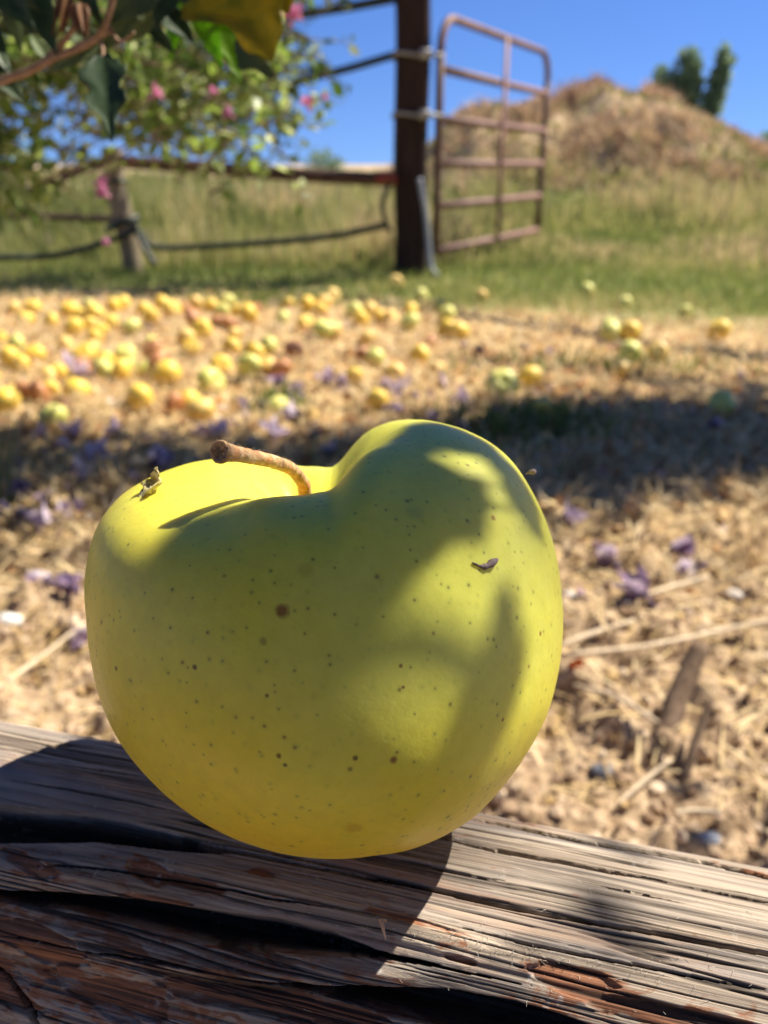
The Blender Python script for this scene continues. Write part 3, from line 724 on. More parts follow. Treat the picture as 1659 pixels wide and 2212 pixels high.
for (px, py, dep, sc) in [(628, 40, .80, 1.0), (646, 30, .82, .8), (332, 203, .8, .8), (457, 200, .8, .55), (497, 247, .8, .7), (667, 228, .8, .75), (699, 211, .8, .4), (212, 393, .8, .75), (226, 418, .8, .75), (232, 524, .8, .45)]:
    o = f0 if first else f0.copy()
    if not first: S.collection.objects.link(o); o.parent = shrub
    first = False
    o.location = tuple(at(px, py, dep)-SO); o.scale = (sc*.85,)*3; o.rotation_euler = (random.uniform(.3, 1.4), random.uniform(-.5, .5), random.uniform(0, 6))

# ------------------------------------------------------------------ overhead shade tree (its leaves shade rail, apple and ground; it stands right of the picture)
tree = empty('shade_tree', (2.55, 2.25, 0), label='overhanging leafy tree at the right whose boughs shade the ground and rail, with an unseen bough and leaf clumps added to shade the grass edge and block sky light', cat='tree')
TO = np.array(tree.location)
bk = MB(); LB, LD, LN, LL, LW, LT = [], [], [], [], [], []
def limb(P, r0, r1, k=10, n_=18):
    P = smooth_path(np.array(P)-TO, n_); bk.tube(P, np.linspace(r0, r1, n_), k); return P
limb([TO+(0, 0, -.05), TO+(.03, .02, .9), TO+(-.05, .05, 1.7), TO+(-.1, 0, 2.6)], .11, .06, 14)
limb([TO+(0, 0, 1.2), (2.1, 2.1, 1.85), (1.2, 2.1, 2.05), (.3, 2.0, 2.1), (-.2, 1.9, 2.0)], .05, .010)
limb([TO+(0, 0, 1.1), (2.35, 1.7, 1.9), (1.9, 1.25, 2.25), on_apple(730, 1190)+SUN*2.35], .022, .005)
limb([on_apple(730, 1190)+SUN*t_ for t_ in (2.35, 1.7, 1.1, .56)], .004, .0015, 6)
limb([TO+(0, 0, 1.5), (2.2, 3.2, 2.2), (1.4, 4.2, 2.4), (.4, 4.7, 2.45), (-.9, 4.75, 2.45)], .04, .008)  # limb added to carry the unseen bough that shades the grass edge
limb([TO+(0, 0, 1.2), (2.2, 1.0, 1.8), (1.3, -.4, 1.9), (0, -1.2, 1.9), (-1.2, -1.4, 1.8)], .05, .008)  # reaches back under the leaf clumps added to block sky light
limb([TO+(0, 0, 1.4), (2.3, 2.6, 2.1), (1.7, 3.0, 2.3), (1.0, 2.9, 2.3)], .04, .008)
def shade_leaf(P, dist, ln, wd, ang=0, tilt=.25):
    """one leaf of the overhead bough, on the sun's side of P"""
    c = np.array(P)+SUN*dist
    a_ = np.cross(SUN, [0, 0, 1.]); a_ /= np.linalg.norm(a_); b_ = np.cross(SUN, a_)
    d = math.cos(R(ang))*a_+math.sin(R(ang))*b_; nn = SUN+rng.normal(size=3)*tilt
    LB.append(c-d*ln*.5-TO); LD.append(d); LN.append(nn); LL.append(ln); LW.append(wd); LT.append(random.uniform(.2, .6))
    return c
# a_ axis runs left-right as seen, b_ up-down
SH = []
def shade_px(px, py, ln, wd, ang=0, dist=.5, surf='apple', n_=1):
    P = on_apple(px, py) if surf == 'apple' else atZ(px, py, .345)
    SH.append(shade_leaf(P, dist, ln, wd, ang))
def inpoly(x, y, P):
    r_ = False; j = len(P)-1
    for i in range(len(P)):
        if (P[i][1] > y) != (P[j][1] > y) and x < (P[j][0]-P[i][0])*(y-P[i][1])/(P[j][1]-P[i][1])+P[i][0]: r_ = not r_
        j = i
    return r_
# gaps in the spray through which the sun reaches the fruit
GAPS = [[(325, 1050), (395, 1000), (520, 986), (575, 1000), (430, 1024), (350, 1066)], [(1045, 1200), (900, 1262), (790, 1370), (800, 1480), (900, 1545), (1010, 1490), (1058, 1360), (1070, 1240)], [(1078, 1070), (1130, 1140), (1185, 1260), (1207, 1400), (1190, 1520), (1160, 1500), (1148, 1350), (1120, 1220), (1085, 1130)],
        [(940, 955), (1010, 975), (1060, 1005), (1080, 1030), (1000, 990), (940, 972)], [(230, 1110), (330, 1035), (400, 1005), (400, 1050), (330, 1120), (240, 1180)]]
SHADE = [(400, 1040), (520, 1075), (660, 1085), (760, 1020), (800, 915), (900, 895), (1040, 940), (1120, 1010), (1160, 1100), (1205, 1280), (1160, 1500), (1000, 1620), (700, 1500), (420, 1250)]
a_ = np.cross(SUN, [0, 0, 1.]); a_ /= np.linalg.norm(a_); b_ = np.cross(SUN, a_)
pl_ = lambda P: np.stack([np.asarray(P) @ a_, np.asarray(P) @ b_], -1)
lit = [SPp+AC, (AC+PA[8:44:4, ::12]).reshape(-1, 3)[((AC+PA[8:44:4, ::12]).reshape(-1, 3) @ np.array([1., 0, 0])) < AC[0]+.006]]
lit.append(np.array([on_apple(x, y) for G in GAPS for x in range(220, 1215, 14) for y in range(940, 1560, 14) if inpoly(x, y, G)]))
lit = pl_(np.vstack(lit)); nsh = 0
for gx_ in range(400, 1215, 17):
    for gy_ in range(900, 1640, 17):
        X_, Y_ = gx_+random.uniform(-6, 6), gy_+random.uniform(-6, 6)
        if not inpoly(X_, Y_, SHADE): continue
        P = on_apple(X_, Y_); dmin = np.min(np.linalg.norm(lit-pl_(P), axis=1))
        if dmin < .0038: continue
        ln = min(.022, dmin*1.7+.002)*random.uniform(.8, 1.1)
        c_l = shade_leaf(P, random.uniform(.40, .52), ln, ln*.62, random.uniform(0, 360), .2)
        if nsh % 5 == 0: SH.append(c_l)
        nsh += 1
print('spray leaves', nsh)
for a in [(1300, 1875, .016, .005, 10, .7), (1250, 2055, .016, .006, 5, .7), (180, 1625, .018, .006, 5, .6)]:
    shade_px(*a, surf='rail')
tipP = on_apple(730, 1190)+SUN*.60
for c in SH[::2]:
    P = smooth_path([tipP-TO, (c+tipP)/2+np.array([0, 0, .03])-TO, c-TO], 8); bk.tube(P, np.linspace(.0012, .0005, 8), 4)
# canopy: clumps over the ground band that lies in shade
cl = []
for _ in range(330):
    X = random.uniform(-1.05, 1.5); lo = np.interp(X, [-1, -.3, .1, .3, 1.5], [.90, .96, 1.06, 1.20, 1.24]); hi = np.interp(X, [-1, -.3, 0, .25, .5, 1.5], [1.38, 1.38, 1.40, 1.52, 1.60, 1.68])
    Y = random.uniform(lo, hi); dz = random.uniform(1.7, 2.3)
    dn = np.interp(X, [-1, -.2, .2, .6, 1.5], [.42, .50, .6, .75, .8])
    if random.random() > dn: continue
    if X > .1 and random.random() < .5: cl.append((np.array([X+random.uniform(-.1, .1), Y, 0])+SUN*((dz+.1)/SUN[2]), .08))
    if Y < lo+.25 and random.random() < .35: continue
    cl.append((np.array([X, Y, 0])+SUN*(dz/SUN[2]), .09))
for _ in range(60):      # unseen thin bough, added to cast a dark band along the grass edge
    cl.append((np.array([random.uniform(-2.6, -.7), 3.42+random.gauss(0, .05), 0])+SUN*(random.uniform(2.2, 2.6)/SUN[2]), .06))
for _ in range(950):     # unseen leaf clumps added behind and overhead to block sky light
    yy_ = random.uniform(-2.6, .6); cl.append((np.array([random.uniform(-2.0, 2.2), yy_, random.uniform(np.interp(yy_, [-2.6, -.6, .6], [.5, 1.2, 1.9]), 2.5)]), .13))
for _ in range(60):
    cl.append((np.array([random.uniform(2.1, 3.6), random.uniform(1.5, 2.4), random.uniform(1.9, 3.2)]), .16))
for (px, py) in ((1690, 1810), (1650, 1850)):
    P = atZ(px, py, 0.0); cl.append((P+SUN*(1.2/SUN[2]), .022))
def sunline(c, P):      # how far clump c is from the ray of sunlight reaching P
    d = c-np.asarray(P); return np.linalg.norm(d-SUN*d.dot(SUN))
cl = [(c, sg) for c, sg in cl if min(sunline(c, P) for P in (AC, (.15, .1, .35), (-.12, .15, .35), (.25, .6, 0), (.0, .55, 0), (-.3, .62, 0), (.5, .7, 0))) > 3.2*sg+.07]
for c, sg in cl:
    for _ in range(48 if sg > .05 else 10):
        p = c+rng.normal(size=3)*sg
        LB.append(p-TO); LD.append(rng.normal(size=3)+np.array([0, 0, -.4])); LN.append(SUN+rng.normal(size=3)*.7); s_l = random.uniform(.03, .06); LL.append(s_l); LW.append(s_l*.5); LT.append(random.uniform(.15, .7))
V, F, T = scatter_leaves(LB, LD, LN, np.array(LL), np.array(LW), np.array(LT))
MAT['shadeleaf'] = leafy('shade_tree_leaf', [(0, (.02, .04, .015)), (.5, (.045, .075, .025)), (1, (.08, .11, .04))], .22, .5, .3, 1.0)
bk.build('trunk', MAT['bark'], tree); make_mesh('crown', V, F, MAT['shadeleaf'], tree, attrs={'tint': T})  # trunk and crown include the added unseen limbs, bough and leaf clumps

# ------------------------------------------------------------------ fence, gate
MAT['darkpost'] = simple('creosoted_post', (.012, .007, .006), (.045, .022, .016), 14, .8, .3, .8, .01, stretch=(3, 3, .6))
MAT['rust'] = simple('rusty_pipe', (.13, .06, .042), (.27, .145, .115), 16, .65, .4, .3, .002)
MAT['rustdark'] = simple('dark_rusty_pipe', (.05, .03, .022), (.11, .058, .038), 20, .8, .3, .4, .003)
MAT['weather'] = simple('grey_post_wood', (.15, .12, .08), (.33, .27, .19), 12, .9, .2, .8, .01, stretch=(3, 3, .5))
MAT['blackhose'] = simple('black_hose', (.012, .016, .012), (.035, .05, .03), 30, .5, .4, .1)
MAT['greyhose'] = simple('grey_hose', (.22, .25, .30), (.33, .36, .42), 30, .5, .4, .1)
MAT['galv'] = simple('galvanised_metal', (.20, .19, .18), (.38, .37, .36), 60, .4, .6, .1)
MAT['rustmid'] = simple('brown_rusty_pipe', (.09, .05, .035), (.17, .09, .06), 22, .7, .4, .3, .002)
MAT['redtape'] = simple('red_paint', (.16, .03, .02), (.26, .06, .04), 60, .7, .3, .2)
gp = empty('gate_post', (0, 0, 0), label='thick dark brown post holding the open gate', cat='post')
b0 = atZ(885, 598, 0); YP = b0[1]; xL = atY(853, 300, YP)[0]; xR = atY(925, 300, YP)[0]; gp.location = (b0[0], YP, 0)
hw = (xR-xL)/2; zz = np.linspace(-.1, 1.45, 34); V = []
for z in zz:
    for a in np.linspace(0, 2*np.pi, 24, endpoint=False):
        c, s = math.cos(a), math.sin(a); q = (abs(c)**5+abs(s)**5)**(-1/5)
        jj = 1+.10*(float(vn2(np.array([a*1.5]), np.array([z*5]), 3)[0])-.5)
        V.append((c*q*hw*jj+.004*math.sin(z*9), s*q*hw*.95*jj, z))
mb = MB(); mb.add(np.array(V), [grid_faces(34, 24, True), (np.arange(24)+33*24)[None]]); mb.build('shaft', MAT['darkpost'], gp)
def band(z, r, mat, nm):
    mb = MB(); a = np.linspace(0, 2*np.pi, 29); P = []
    for t_ in a:
        c, s = math.cos(t_), math.sin(t_); q = (abs(c)**5+abs(s)**5)**(-1/5); P.append((c*q*(hw+.008), s*q*(hw+.006), z+.006*math.sin(t_*2)))
    mb.tube(P, r, 6); return mb.build(nm, mat, gp)
for py in (122, 250): 
    z = atY(885, py, YP)[2]; band(z, .007, MAT['galv'], 'wire_band')
    mb = MB(); mb.box((hw*.72, -hw-.014, z), (.045, .025, .035)); mb.tube([(hw*.6, -hw-.02, z), (hw*1.5, -hw*.6, z), (hw*1.75, 0, z)], .008, 6); mb.build('gate_hinge', MAT['galv'], gp)

# gate: hinge side near, free side swung away
G0 = np.array([atY(947, 300, YP+.02)[0], YP+.02]); YF = 5.05; G1 = np.array([atY(1174, 300, YF)[0], YF])
gate = empty('farm_gate', (G0[0], G0[1], 0), label='open rusty pink-brown pipe gate with five rails', cat='gate')
gd = G1-G0; GL = np.linalg.norm(gd); gate.rotation_euler = (0, 0, math.atan2(gd[1], gd[0]))
zt0 = atY(947, 30, G0[1])[2]; zb0 = atY(947, 528, G0[1])[2]; zb1 = atY(1174, 512, YF)[2]; zt1 = atY(1174, 118, YF)[2]
ztop = (zt0+zt1)/2; zbot = (zb0+zb1)/2
r_ = .0165; rc = .13
fr = [(0, 0, zbot)]+[(0, 0, zbot+(ztop-zbot-rc)*t_) for t_ in (.3, .7, 1)]+[(rc*(1-math.cos(a)), 0, ztop-rc+rc*math.sin(a)) for a in np.linspace(.2, math.pi/2, 7)]
fr += [(x, 0, ztop) for x in (GL*.3, GL*.6)]+[(GL-rc+rc*math.sin(a), 0, ztop-rc+rc*math.cos(a)) for a in np.linspace(0, math.pi/2, 8)]+[(GL, 0, zbot+(ztop-zbot-rc)*t_) for t_ in (.7, .3, 0)]
mb = MB(); mb.tube(fr[3:-3], r_, 10); mb.build('frame', MAT['rust'], gate)
for us_ in (fr[:4], fr[-4:]): mb = MB(); mb.tube(us_, r_*1.06, 10); mb.build('upright', MAT['rustmid'], gate)
for i, (pl, pr) in enumerate(((140, 208), (243, 292), (345, 360), (433, 432), (527, 508))):
    za = atY(947, pl, G0[1])[2]; zc = atY(1174, pr, YF)[2]; zm = (za+zc)/2
    mb = MB(); mb.tube([(0, 0, zm), (GL*.5, 0, zm-.002), (GL, 0, zm)], .0175, 10); mb.build('rail', MAT['rust'], gate)
# centre brace
def gate_x(px):
    best = min(np.linspace(0, 1, 400), key=lambda t_: abs(proj(np.array([*(G0+gd*t_), .6]))[0]-px)); return best*GL
for px_, nm in ((1078, 'upright_brace'),):
    x = gate_x(px_); mb = MB(); mb.box((x, -.021, (ztop+zbot)/2), (.045, .006, ztop-zbot)); mb.build(nm, MAT['rust'], gate)
mb = MB(); mb.tube([(gate_x(1078)+.12, .02, zbot), (gate_x(1078)+.12, .02, ztop)], .008, 6); mb.build('stay_rod', MAT['rustdark'], gate)

# grey weathered post
p0 = atZ(285, 590, 0); YF2 = p0[1]; t0 = atY(243, 318, YF2)
fp = empty('fence_post', (p0[0], p0[1], 0), label='leaning grey weathered fence post at the left', cat='post')
mb = MB(); a3 = np.array([0, 0, -.08]); b3 = t0-p0; P = np.linspace(a3, b3, 18); P[:, 0] += .012*np.sin(np.linspace(0, 6, 18)); V, F = tube(P, .046, 12); V = V+.008*(np.stack([vn(V[:, 0]*30, V[:, 1]*30, V[:, 2]*12, s) for s in (5, 6, 7)], -1)-.5)
mb.add(V, F); mb.build('shaft', MAT['weather'], fp)
mb = MB(); zz_ = b3*.42; zz2 = b3*.76
mb.tube([zz_+(-.07, -.03, -.03), zz_+(0, -.055, 0), zz_+(.075, -.02, .02)], .016, 8); mb.build('hose_tie', MAT['blackhose'], fp); mb = MB(); mb.tube([zz2+(-.05, -.03, 0), zz2+(0, -.053, -.01), zz2+(.05, -.03, -.01)], .011, 8); mb.build('hose_tie', MAT['blackhose'], fp)
def long_pipe(name, pts, r, mat, label, cat, red_end=None):
    P = [atY(*p) for p in pts]; org = P[0]; mb = MB(); mb.tube(smooth_path([p-org for p in P], 26), r, 8)
    o = mb.build(name, mat); o.location = tuple(org); return tag(o, label=label, cat=cat)
o = long_pipe('top_rail', [(262, 350, YF2-.05), (450, 362, YF2-.06), (650, 378, YP-.05), (850, 388, YP-.09)], .027, MAT['rustdark'], 'dark rusty rail running from the leaning post to the gate post', 'fence rail')
mb = MB(); q = atY(828, 384, YP-.09)-np.array(o.location); mb.tube([q+(-.03, 0, 0), q+(.055, 0, -.002)], .027, 10); mb.build('end_cap', MAT['redtape'], o)
mb = MB(); q = atY(286, 351, YF2-.05)-np.array(o.location); mb.tube([q+(-.03, 0, 0), q+(.02, 0, -.002)], .026, 10); mb.build('end_cap', MAT['redtape'], o)
long_pipe('fence_rail', [(252, 338, YF2-.06), (150, 375, YF2-.15), (40, 425, YF2-.3), (-120, 500, YF2-.5)], .020, MAT['rustdark'], 'dark rail slanting down leftwards from the leaning post', 'fence rail')
long_pipe('fence_rail', [(-100, 462, 4.4), (60, 466, 4.4), (160, 470, 4.4), (262, 474, YF2+.3)], .017, MAT['rustdark'], 'thin dark low rail at the far left edge behind the leaves', 'fence rail')
long_pipe('water_hose', [(300, 500, YF2-.05), (335, 533, YF2-.04), (450, 532, YF2), (600, 522, YP-.03), (730, 508, YP-.04), (835, 486, YP-.08)], .014, MAT['blackhose'], 'black hose sagging low between the leaning post and gate post', 'hose')
long_pipe('water_hose', [(-150, 552, YF2-.2), (0, 556, YF2-.2), (130, 550, YF2-.1), (250, 515, YF2-.06), (300, 495, YF2-.05)], .014, MAT['blackhose'], 'black hose running left from the leaning post along the grass', 'hose')
long_pipe('hose_end', [(290, 480, YF2-.06), (310, 530, YF2-.09), (335, 572, YF2-.14)], .013, MAT['blackhose'], 'short black hose end drooping from the leaning post', 'hose')
long_pipe('overhead_pipe', [(200, 88, YP-.3), (480, 62, YP-.2), (670, 28, YP-.1), (760, 14, YP-.05), (858, -4, YP)], .017, MAT['blackhose'], 'upper black pipe reaching the gate post at the top edge', 'pipe')
long_pipe('overhead_pipe', [(200, 290, YP-.4), (480, 225, YP-.2), (675, 168, YP-.1), (760, 146, YP-.05), (858, 117, YP)], .015, MAT['blackhose'], 'lower black pipe sloping up to the gate post against sky', 'pipe')
long_pipe('hanging_hose', [(906, 385, YP-.09), (912, 420, YP-.09), (919, 460, YP-.09), (925, 520, YP-.09), (931, 575, YP-.10), (946, 600, YP-.13)], .011, MAT['greyhose'], 'bluish grey hose hanging down the right side of the gate post', 'hose')
long_pipe('hanging_hose', [(842, 395, YP-.09), (826, 440, YP-.1), (832, 480, YP-.1), (845, 500, YP-.09)], .010, MAT['blackhose'], 'dark looped hose hanging left of the gate post', 'hose')

# ------------------------------------------------------------------ grass and litter
STRAW = [(0, (.28, .18, .075)), (.4, (.58, .42, .19)), (1, (.80, .65, .40))]
GRASS = [(0, (.09, .13, .035)), (.4, (.17, .22, .065)), (.7, (.28, .30, .10)), (1, (.50, .41, .20))]
WEED = [(0, (.13, .16, .05)), (.35, (.27, .28, .10)), (.65, (.42, .39, .17)), (1, (.58, .46, .27))]
BRUSH = [(0, (.22, .14, .09)), (.3, (.46, .32, .20)), (.6, (.70, .53, .35)), (.88, (.82, .68, .48)), (1, (.36, .34, .18))]
MAT['straw'] = leafy('dry_straw', STRAW, .2, .7, .2, 1.0); MAT['grass'] = leafy('grass_blade', GRASS, .4, .6, .3, 1.2)
MAT['weed'] = leafy('weed_blade', WEED, .4, .6, .3, 1.2); MAT['brush'] = leafy('dry_brush', BRUSH, .2, .8, .15, 1.0)
def blades(x, y, h, w, lean, tint, flat=0.0, seed=0, zoff=0.0):
    rg = np.random.default_rng(seed); n_ = len(x); z = Hh(x, y)+zoff
    a = rg.uniform(0, 2*np.pi, n_); ld = np.stack([np.cos(a), np.sin(a), 0*a], -1); l_ = (lean*rg.uniform(.3, 1.3, n_))[:, None]
    b = rg.uniform(0, 2*np.pi, n_); wd = np.stack([np.cos(b), np.sin(b), 0*b], -1)*(w/2)[:, None]
    B = np.stack([x, y, z], -1); upz = np.array([0, 0, 1.])
    hh = h[:, None]
    M = B+upz*hh*.5*(1-flat)+ld*l_*hh*.35; T = B+upz*hh*(1-flat)*(1-.25*np.minimum(l_, 1.5))+ld*l_*hh
    V = np.stack([B-wd, B+wd, M+wd*.85, M-wd*.85, T], 1).reshape(-1, 3); o_ = (np.arange(n_)*5)[:, None]
    return V, [o_+np.array([[0, 1, 2, 3]]), o_+np.array([[3, 2, 4]])], np.repeat(tint, 5)
def fan(n_, y0, y1, ext=1.25, power=2.0, seed=0):
    """points over the ground, denser near by"""
    rg = np.random.default_rng(seed); u = rg.random(n_); y = 1/((1/y0)+(1/y1-1/y0)*u) if power == 2 else y0*(y1/y0)**u
    x = rg.uniform(-1, 1, n_)*(y*.52*ext+.15); return x, y
# dry straw litter
x, y = fan(60000, .50, 3.4, 1.3, 1, 1); m_ = (y < green_edge(x)+.15) & (rng.random(len(x)) < np.interp(y, [.5, .8, .95, 1.3], [.05, .16, .5, 1])*(.35+.9*fbm(x*5, y*5, 3, 66)))
x, y = x[m_], y[m_]; n_ = len(x)
V, F, T = blades(x, y, rng.uniform(.012, .055, n_)*np.interp(y, [.5, 1.2], [.7, 1]), rng.uniform(.0012, .0028, n_)*np.interp(y, [.5, 2], [.7, 1.5]), np.full(n_, 1.3), rng.random(n_)**.8, rng.uniform(.35, .97, n_), 2, .002)[:3] if False else (None,)*3
def lay(x, y, seed):
    rg = np.random.default_rng(seed); n_ = len(x); z = Hh(x, y); a = rg.uniform(0, 2*np.pi, n_); ln = rg.uniform(.012, .06, n_); el = np.abs(rg.normal(0, .35, n_))*np.interp(y, [.5, 1.2], [.5, 1.2])
    d = np.stack([np.cos(a)*np.cos(el), np.sin(a)*np.cos(el), np.sin(el)], -1); wd = np.stack([-np.sin(a), np.cos(a), 0*a], -1)*(rg.uniform(.0006, .0016, n_)*np.interp(y, [.5, 2.5], [.8, 2]))[:, None]
    B = np.stack([x, y, z+rg.uniform(0, .008, n_)], -1); up_ = np.array([0, 0, 1.])*(rg.normal(0, .06, n_)*ln)[:, None]
    M = B+d*(ln*.5)[:, None]+up_; T = B+d*ln[:, None]
    V = np.stack([B-wd, B+wd, M+wd, M-wd, T+wd*.4, T-wd*.4], 1).reshape(-1, 3); o_ = (np.arange(n_)*6)[:, None]
    return V, [o_+np.array([[0, 1, 2, 3]]), o_+np.array([[3, 2, 4, 5]])], np.repeat(rg.random(n_), 6)
V, F, T = lay(x, y, 3)
tag(make_mesh('dry_grass', V, F, MAT['straw'], attrs={'tint': T}), kind='stuff', label='dry straw and dead grass litter covering the ground', cat='dry grass')
# green grass
x, y = fan(75000, 2.3, 9.0, 1.25, 1, 5); e = y-green_edge(x); m_ = (e > -.1) & (rng.random(len(x)) < sm(-.1, .35, e+.4*(fbm(x*4, y*4, 3, 67)-.5)))
x, y = x[m_], y[m_]; n_ = len(x)
V, F, T = blades(x, y, rng.uniform(.02, .065, n_)*np.interp(y, [3, 6], [1, 1.6]), np.interp(y, [2.5, 9], [.003, .010])*rng.uniform(.7, 1.4, n_), np.full(n_, .5), np.clip(.42+1.4*(fbm(x*1.5, y*1.5, 3, 68)-.5)+rng.normal(0, .2, n_), 0, 1), 0, 6)
tag(make_mesh('grass', V, F, MAT['grass'], attrs={'tint': T}), kind='stuff', label='short green grass beyond the fallen apples', cat='grass')
# tall weeds behind the fence and round the mound's foot
x, y = fan(60000, 3.95, 24, 1.3, 1, 7); zz = mound(x, y)
hgt = np.interp(y, [3.9, 4.4, 6, 9, 24], [.10, .26, .36, .40, .5])*(.25+1.5*fbm(x*1.5+9, y*1.5, 3, 69)+np.where(x > .12*y, .9*sm(.5, .7, fbm(x*.8, y*.8, 2, 91)), 0))
track = np.exp(-((x-(.25+.19*y+.35*np.sin(y*.5)))/.55)**2)*(y < 7.2)      # trampled way through the gateway
hgt *= 1-.70*track; hgt *= np.where(x > .1*y, np.interp(y, [4, 6.5, 8], [.45, .75, 1.0]), 1)
hgt = np.where(zz > .2, hgt*.5, hgt)
m_ = (zz < .30+.28*fbm(x*2, y*2, 2, 3)) & (Hh(x, y, False)+hgt < np.where(x < .1*y, .43+.02*rng.random(len(x)), 5)); x, y, hgt = x[m_], y[m_], hgt[m_]; n_ = len(x)
V, F, T = blades(x, y, hgt*rng.uniform(.5, 1.15, n_), np.interp(y, [4, 20], [.007, .035])*rng.uniform(.6, 1.6, n_), np.full(n_, .32), np.clip(.45+1.9*(fbm(x*.9, y*.9, 3, 70)-.5)+rng.normal(0, .2, n_), 0, 1), 0, 8)
tag(make_mesh('tall_weeds', V, F, MAT['weed'], attrs={'tint': T}), kind='stuff', label='tall green and yellow weeds behind the fence and gate', cat='weeds')
# dry brush on the mound
rg = np.random.default_rng(9); x = rg.uniform(-.8, 7, 60000); y = rg.uniform(6.5, 12, 60000); mm = mound(x, y)
m_ = (mm > .18) & (rg.random(len(x)) < sm(.15, .42, mm+.4*(fbm(x*1.5, y*1.5, 3, 12)-.5))); x, y = x[m_], y[m_]; n_ = len(x)
cl_ = fbm(x*2.2, y*2.2, 3, 13)
V, F, T = blades(x, y, (.03+.45*np.maximum(0, cl_-.44))*rg.uniform(.5, 1.6, n_), rg.uniform(.008, .022, n_), np.full(n_, .8), np.clip(.45+1.0*(fbm(x*1.3+7, y*1.3, 3, 14)-.5)+rg.normal(0, .18, n_), 0, 1), .15, 15)
tag(make_mesh('dry_brush', V, F, MAT['brush'], attrs={'tint': T}), kind='stuff', label='dry brown brush and tumbleweed covering the soil mound', cat='brush')

# low weeds and small green tufts among the litter
x = []; y = []
for (px, py, sx, sy, cnt) in ((1130, 930, .09, .06, 500), (1300, 800, .18, .05, 260), (540, 640, .3, .05, 400), (600, 655, .15, .05, 400), (600, 880, .03, .03, 120), (860, 1030, .1, .05, 100)):
    c = atZ(px, py, 0); x += list(rng.normal(c[0], sx, cnt)); y += list(rng.normal(c[1], sy, cnt))
x = np.array(x); y = np.array(y); n_ = len(x)
V, F, T = blades(x, y, rng.uniform(.02, .06, n_), rng.uniform(.003, .008, n_), np.full(n_, .6), rng.uniform(0, .5, n_), 0, 18)
tag(make_mesh('low_weeds', V, F, MAT['grass'], attrs={'tint': T}), kind='stuff', label='small green tufts sprouting through the dry litter', cat='weeds')
# small fallen leaves and petals mixed with the straw
x, y = fan(15000, .75, 3.4, 1.3, 1, 31); m_ = (y < green_edge(x)+.1) & (rng.random(len(x)) < np.interp(y, [.9, 1.45], [.05, 1])*(.2+1.2*fbm(x*4, y*4, 3, 32))); x, y = x[m_], y[m_]; n_ = len(x)
ln = rng.uniform(.010, .030, n_); Dd = rng.normal(size=(n_, 3))*np.array([1, 1, .35]); Nn_ = rng.normal(size=(n_, 3))*.6+np.array([0, 0, 1.])
V, F, T = scatter_leaves(np.stack([x, y, Hh(x, y)+.008], -1), Dd, Nn_, ln, ln*.6, rng.random(n_))
MAT['litterleaf'] = leafy('litter_leaf', [(0, (.20, .10, .05)), (.25, (.50, .27, .13)), (.45, (.68, .48, .22)), (.65, (.82, .66, .34)), (.85, (.72, .44, .20)), (.93, (.36, .24, .34)), (1, (.84, .76, .56))], .3, .7, .2)
tag(make_mesh('leaf_litter', V, F, MAT['litterleaf'], attrs={'tint': T}), kind='stuff', label='small fallen tan, rust and pale leaves mixed into the straw', cat='leaf litter')
# crumbs of soil near the rail
rg = np.random.default_rng(20); n_ = 6500; y = .42+.9*rg.random(n_)**1.4; x = rg.uniform(-1, 1, n_)*(y*.6+.1); r = .0012+.0065*rg.random(n_)**4; z = Hh(x, y)+r*.3
ico = np.array([(0, 0, 1), (.89, 0, .45), (.28, .85, .45), (-.72, .53, .45), (-.72, -.53, .45), (.28, -.85, .45), (.72, .53, -.45), (-.28, .85, -.45), (-.89, 0, -.45), (-.28, -.85, -.45), (.72, -.53, -.45), (0, 0, -1)])
icf = np.array([(0, 1, 2), (0, 2, 3), (0, 3, 4), (0, 4, 5), (0, 5, 1), (1, 6, 2), (2, 7, 3), (3, 8, 4), (4, 9, 5), (5, 10, 1), (6, 7, 2), (7, 8, 3), (8, 9, 4), (9, 10, 5), (10, 6, 1), (6, 11, 7), (7, 11, 8), (8, 11, 9), (9, 11, 10), (10, 11, 6)])
V = np.stack([x, y, z], -1)[:, None]+ico[None]*r[:, None, None]*rg.uniform(.6, 1.3, (n_, 12, 1)); F = icf[None]+(np.arange(n_)*12)[:, None, None]
m = NT('soil_crumb'); c = m.ramp(m.attr('tint'), [(0, (.19, .12, .07)), (.5, (.42, .30, .20)), (1, (.62, .49, .35))]); m.col(c, .95, .1); MAT['crumb'] = m.m
tag(make_mesh('soil_crumbs', V.reshape(-1, 3), F.reshape(-1, 3), MAT['crumb'], smooth=False, attrs={'tint': np.repeat(rg.random(n_), 12)}), kind='stuff', label='dry soil crumbs and grit behind the rail', cat='soil')

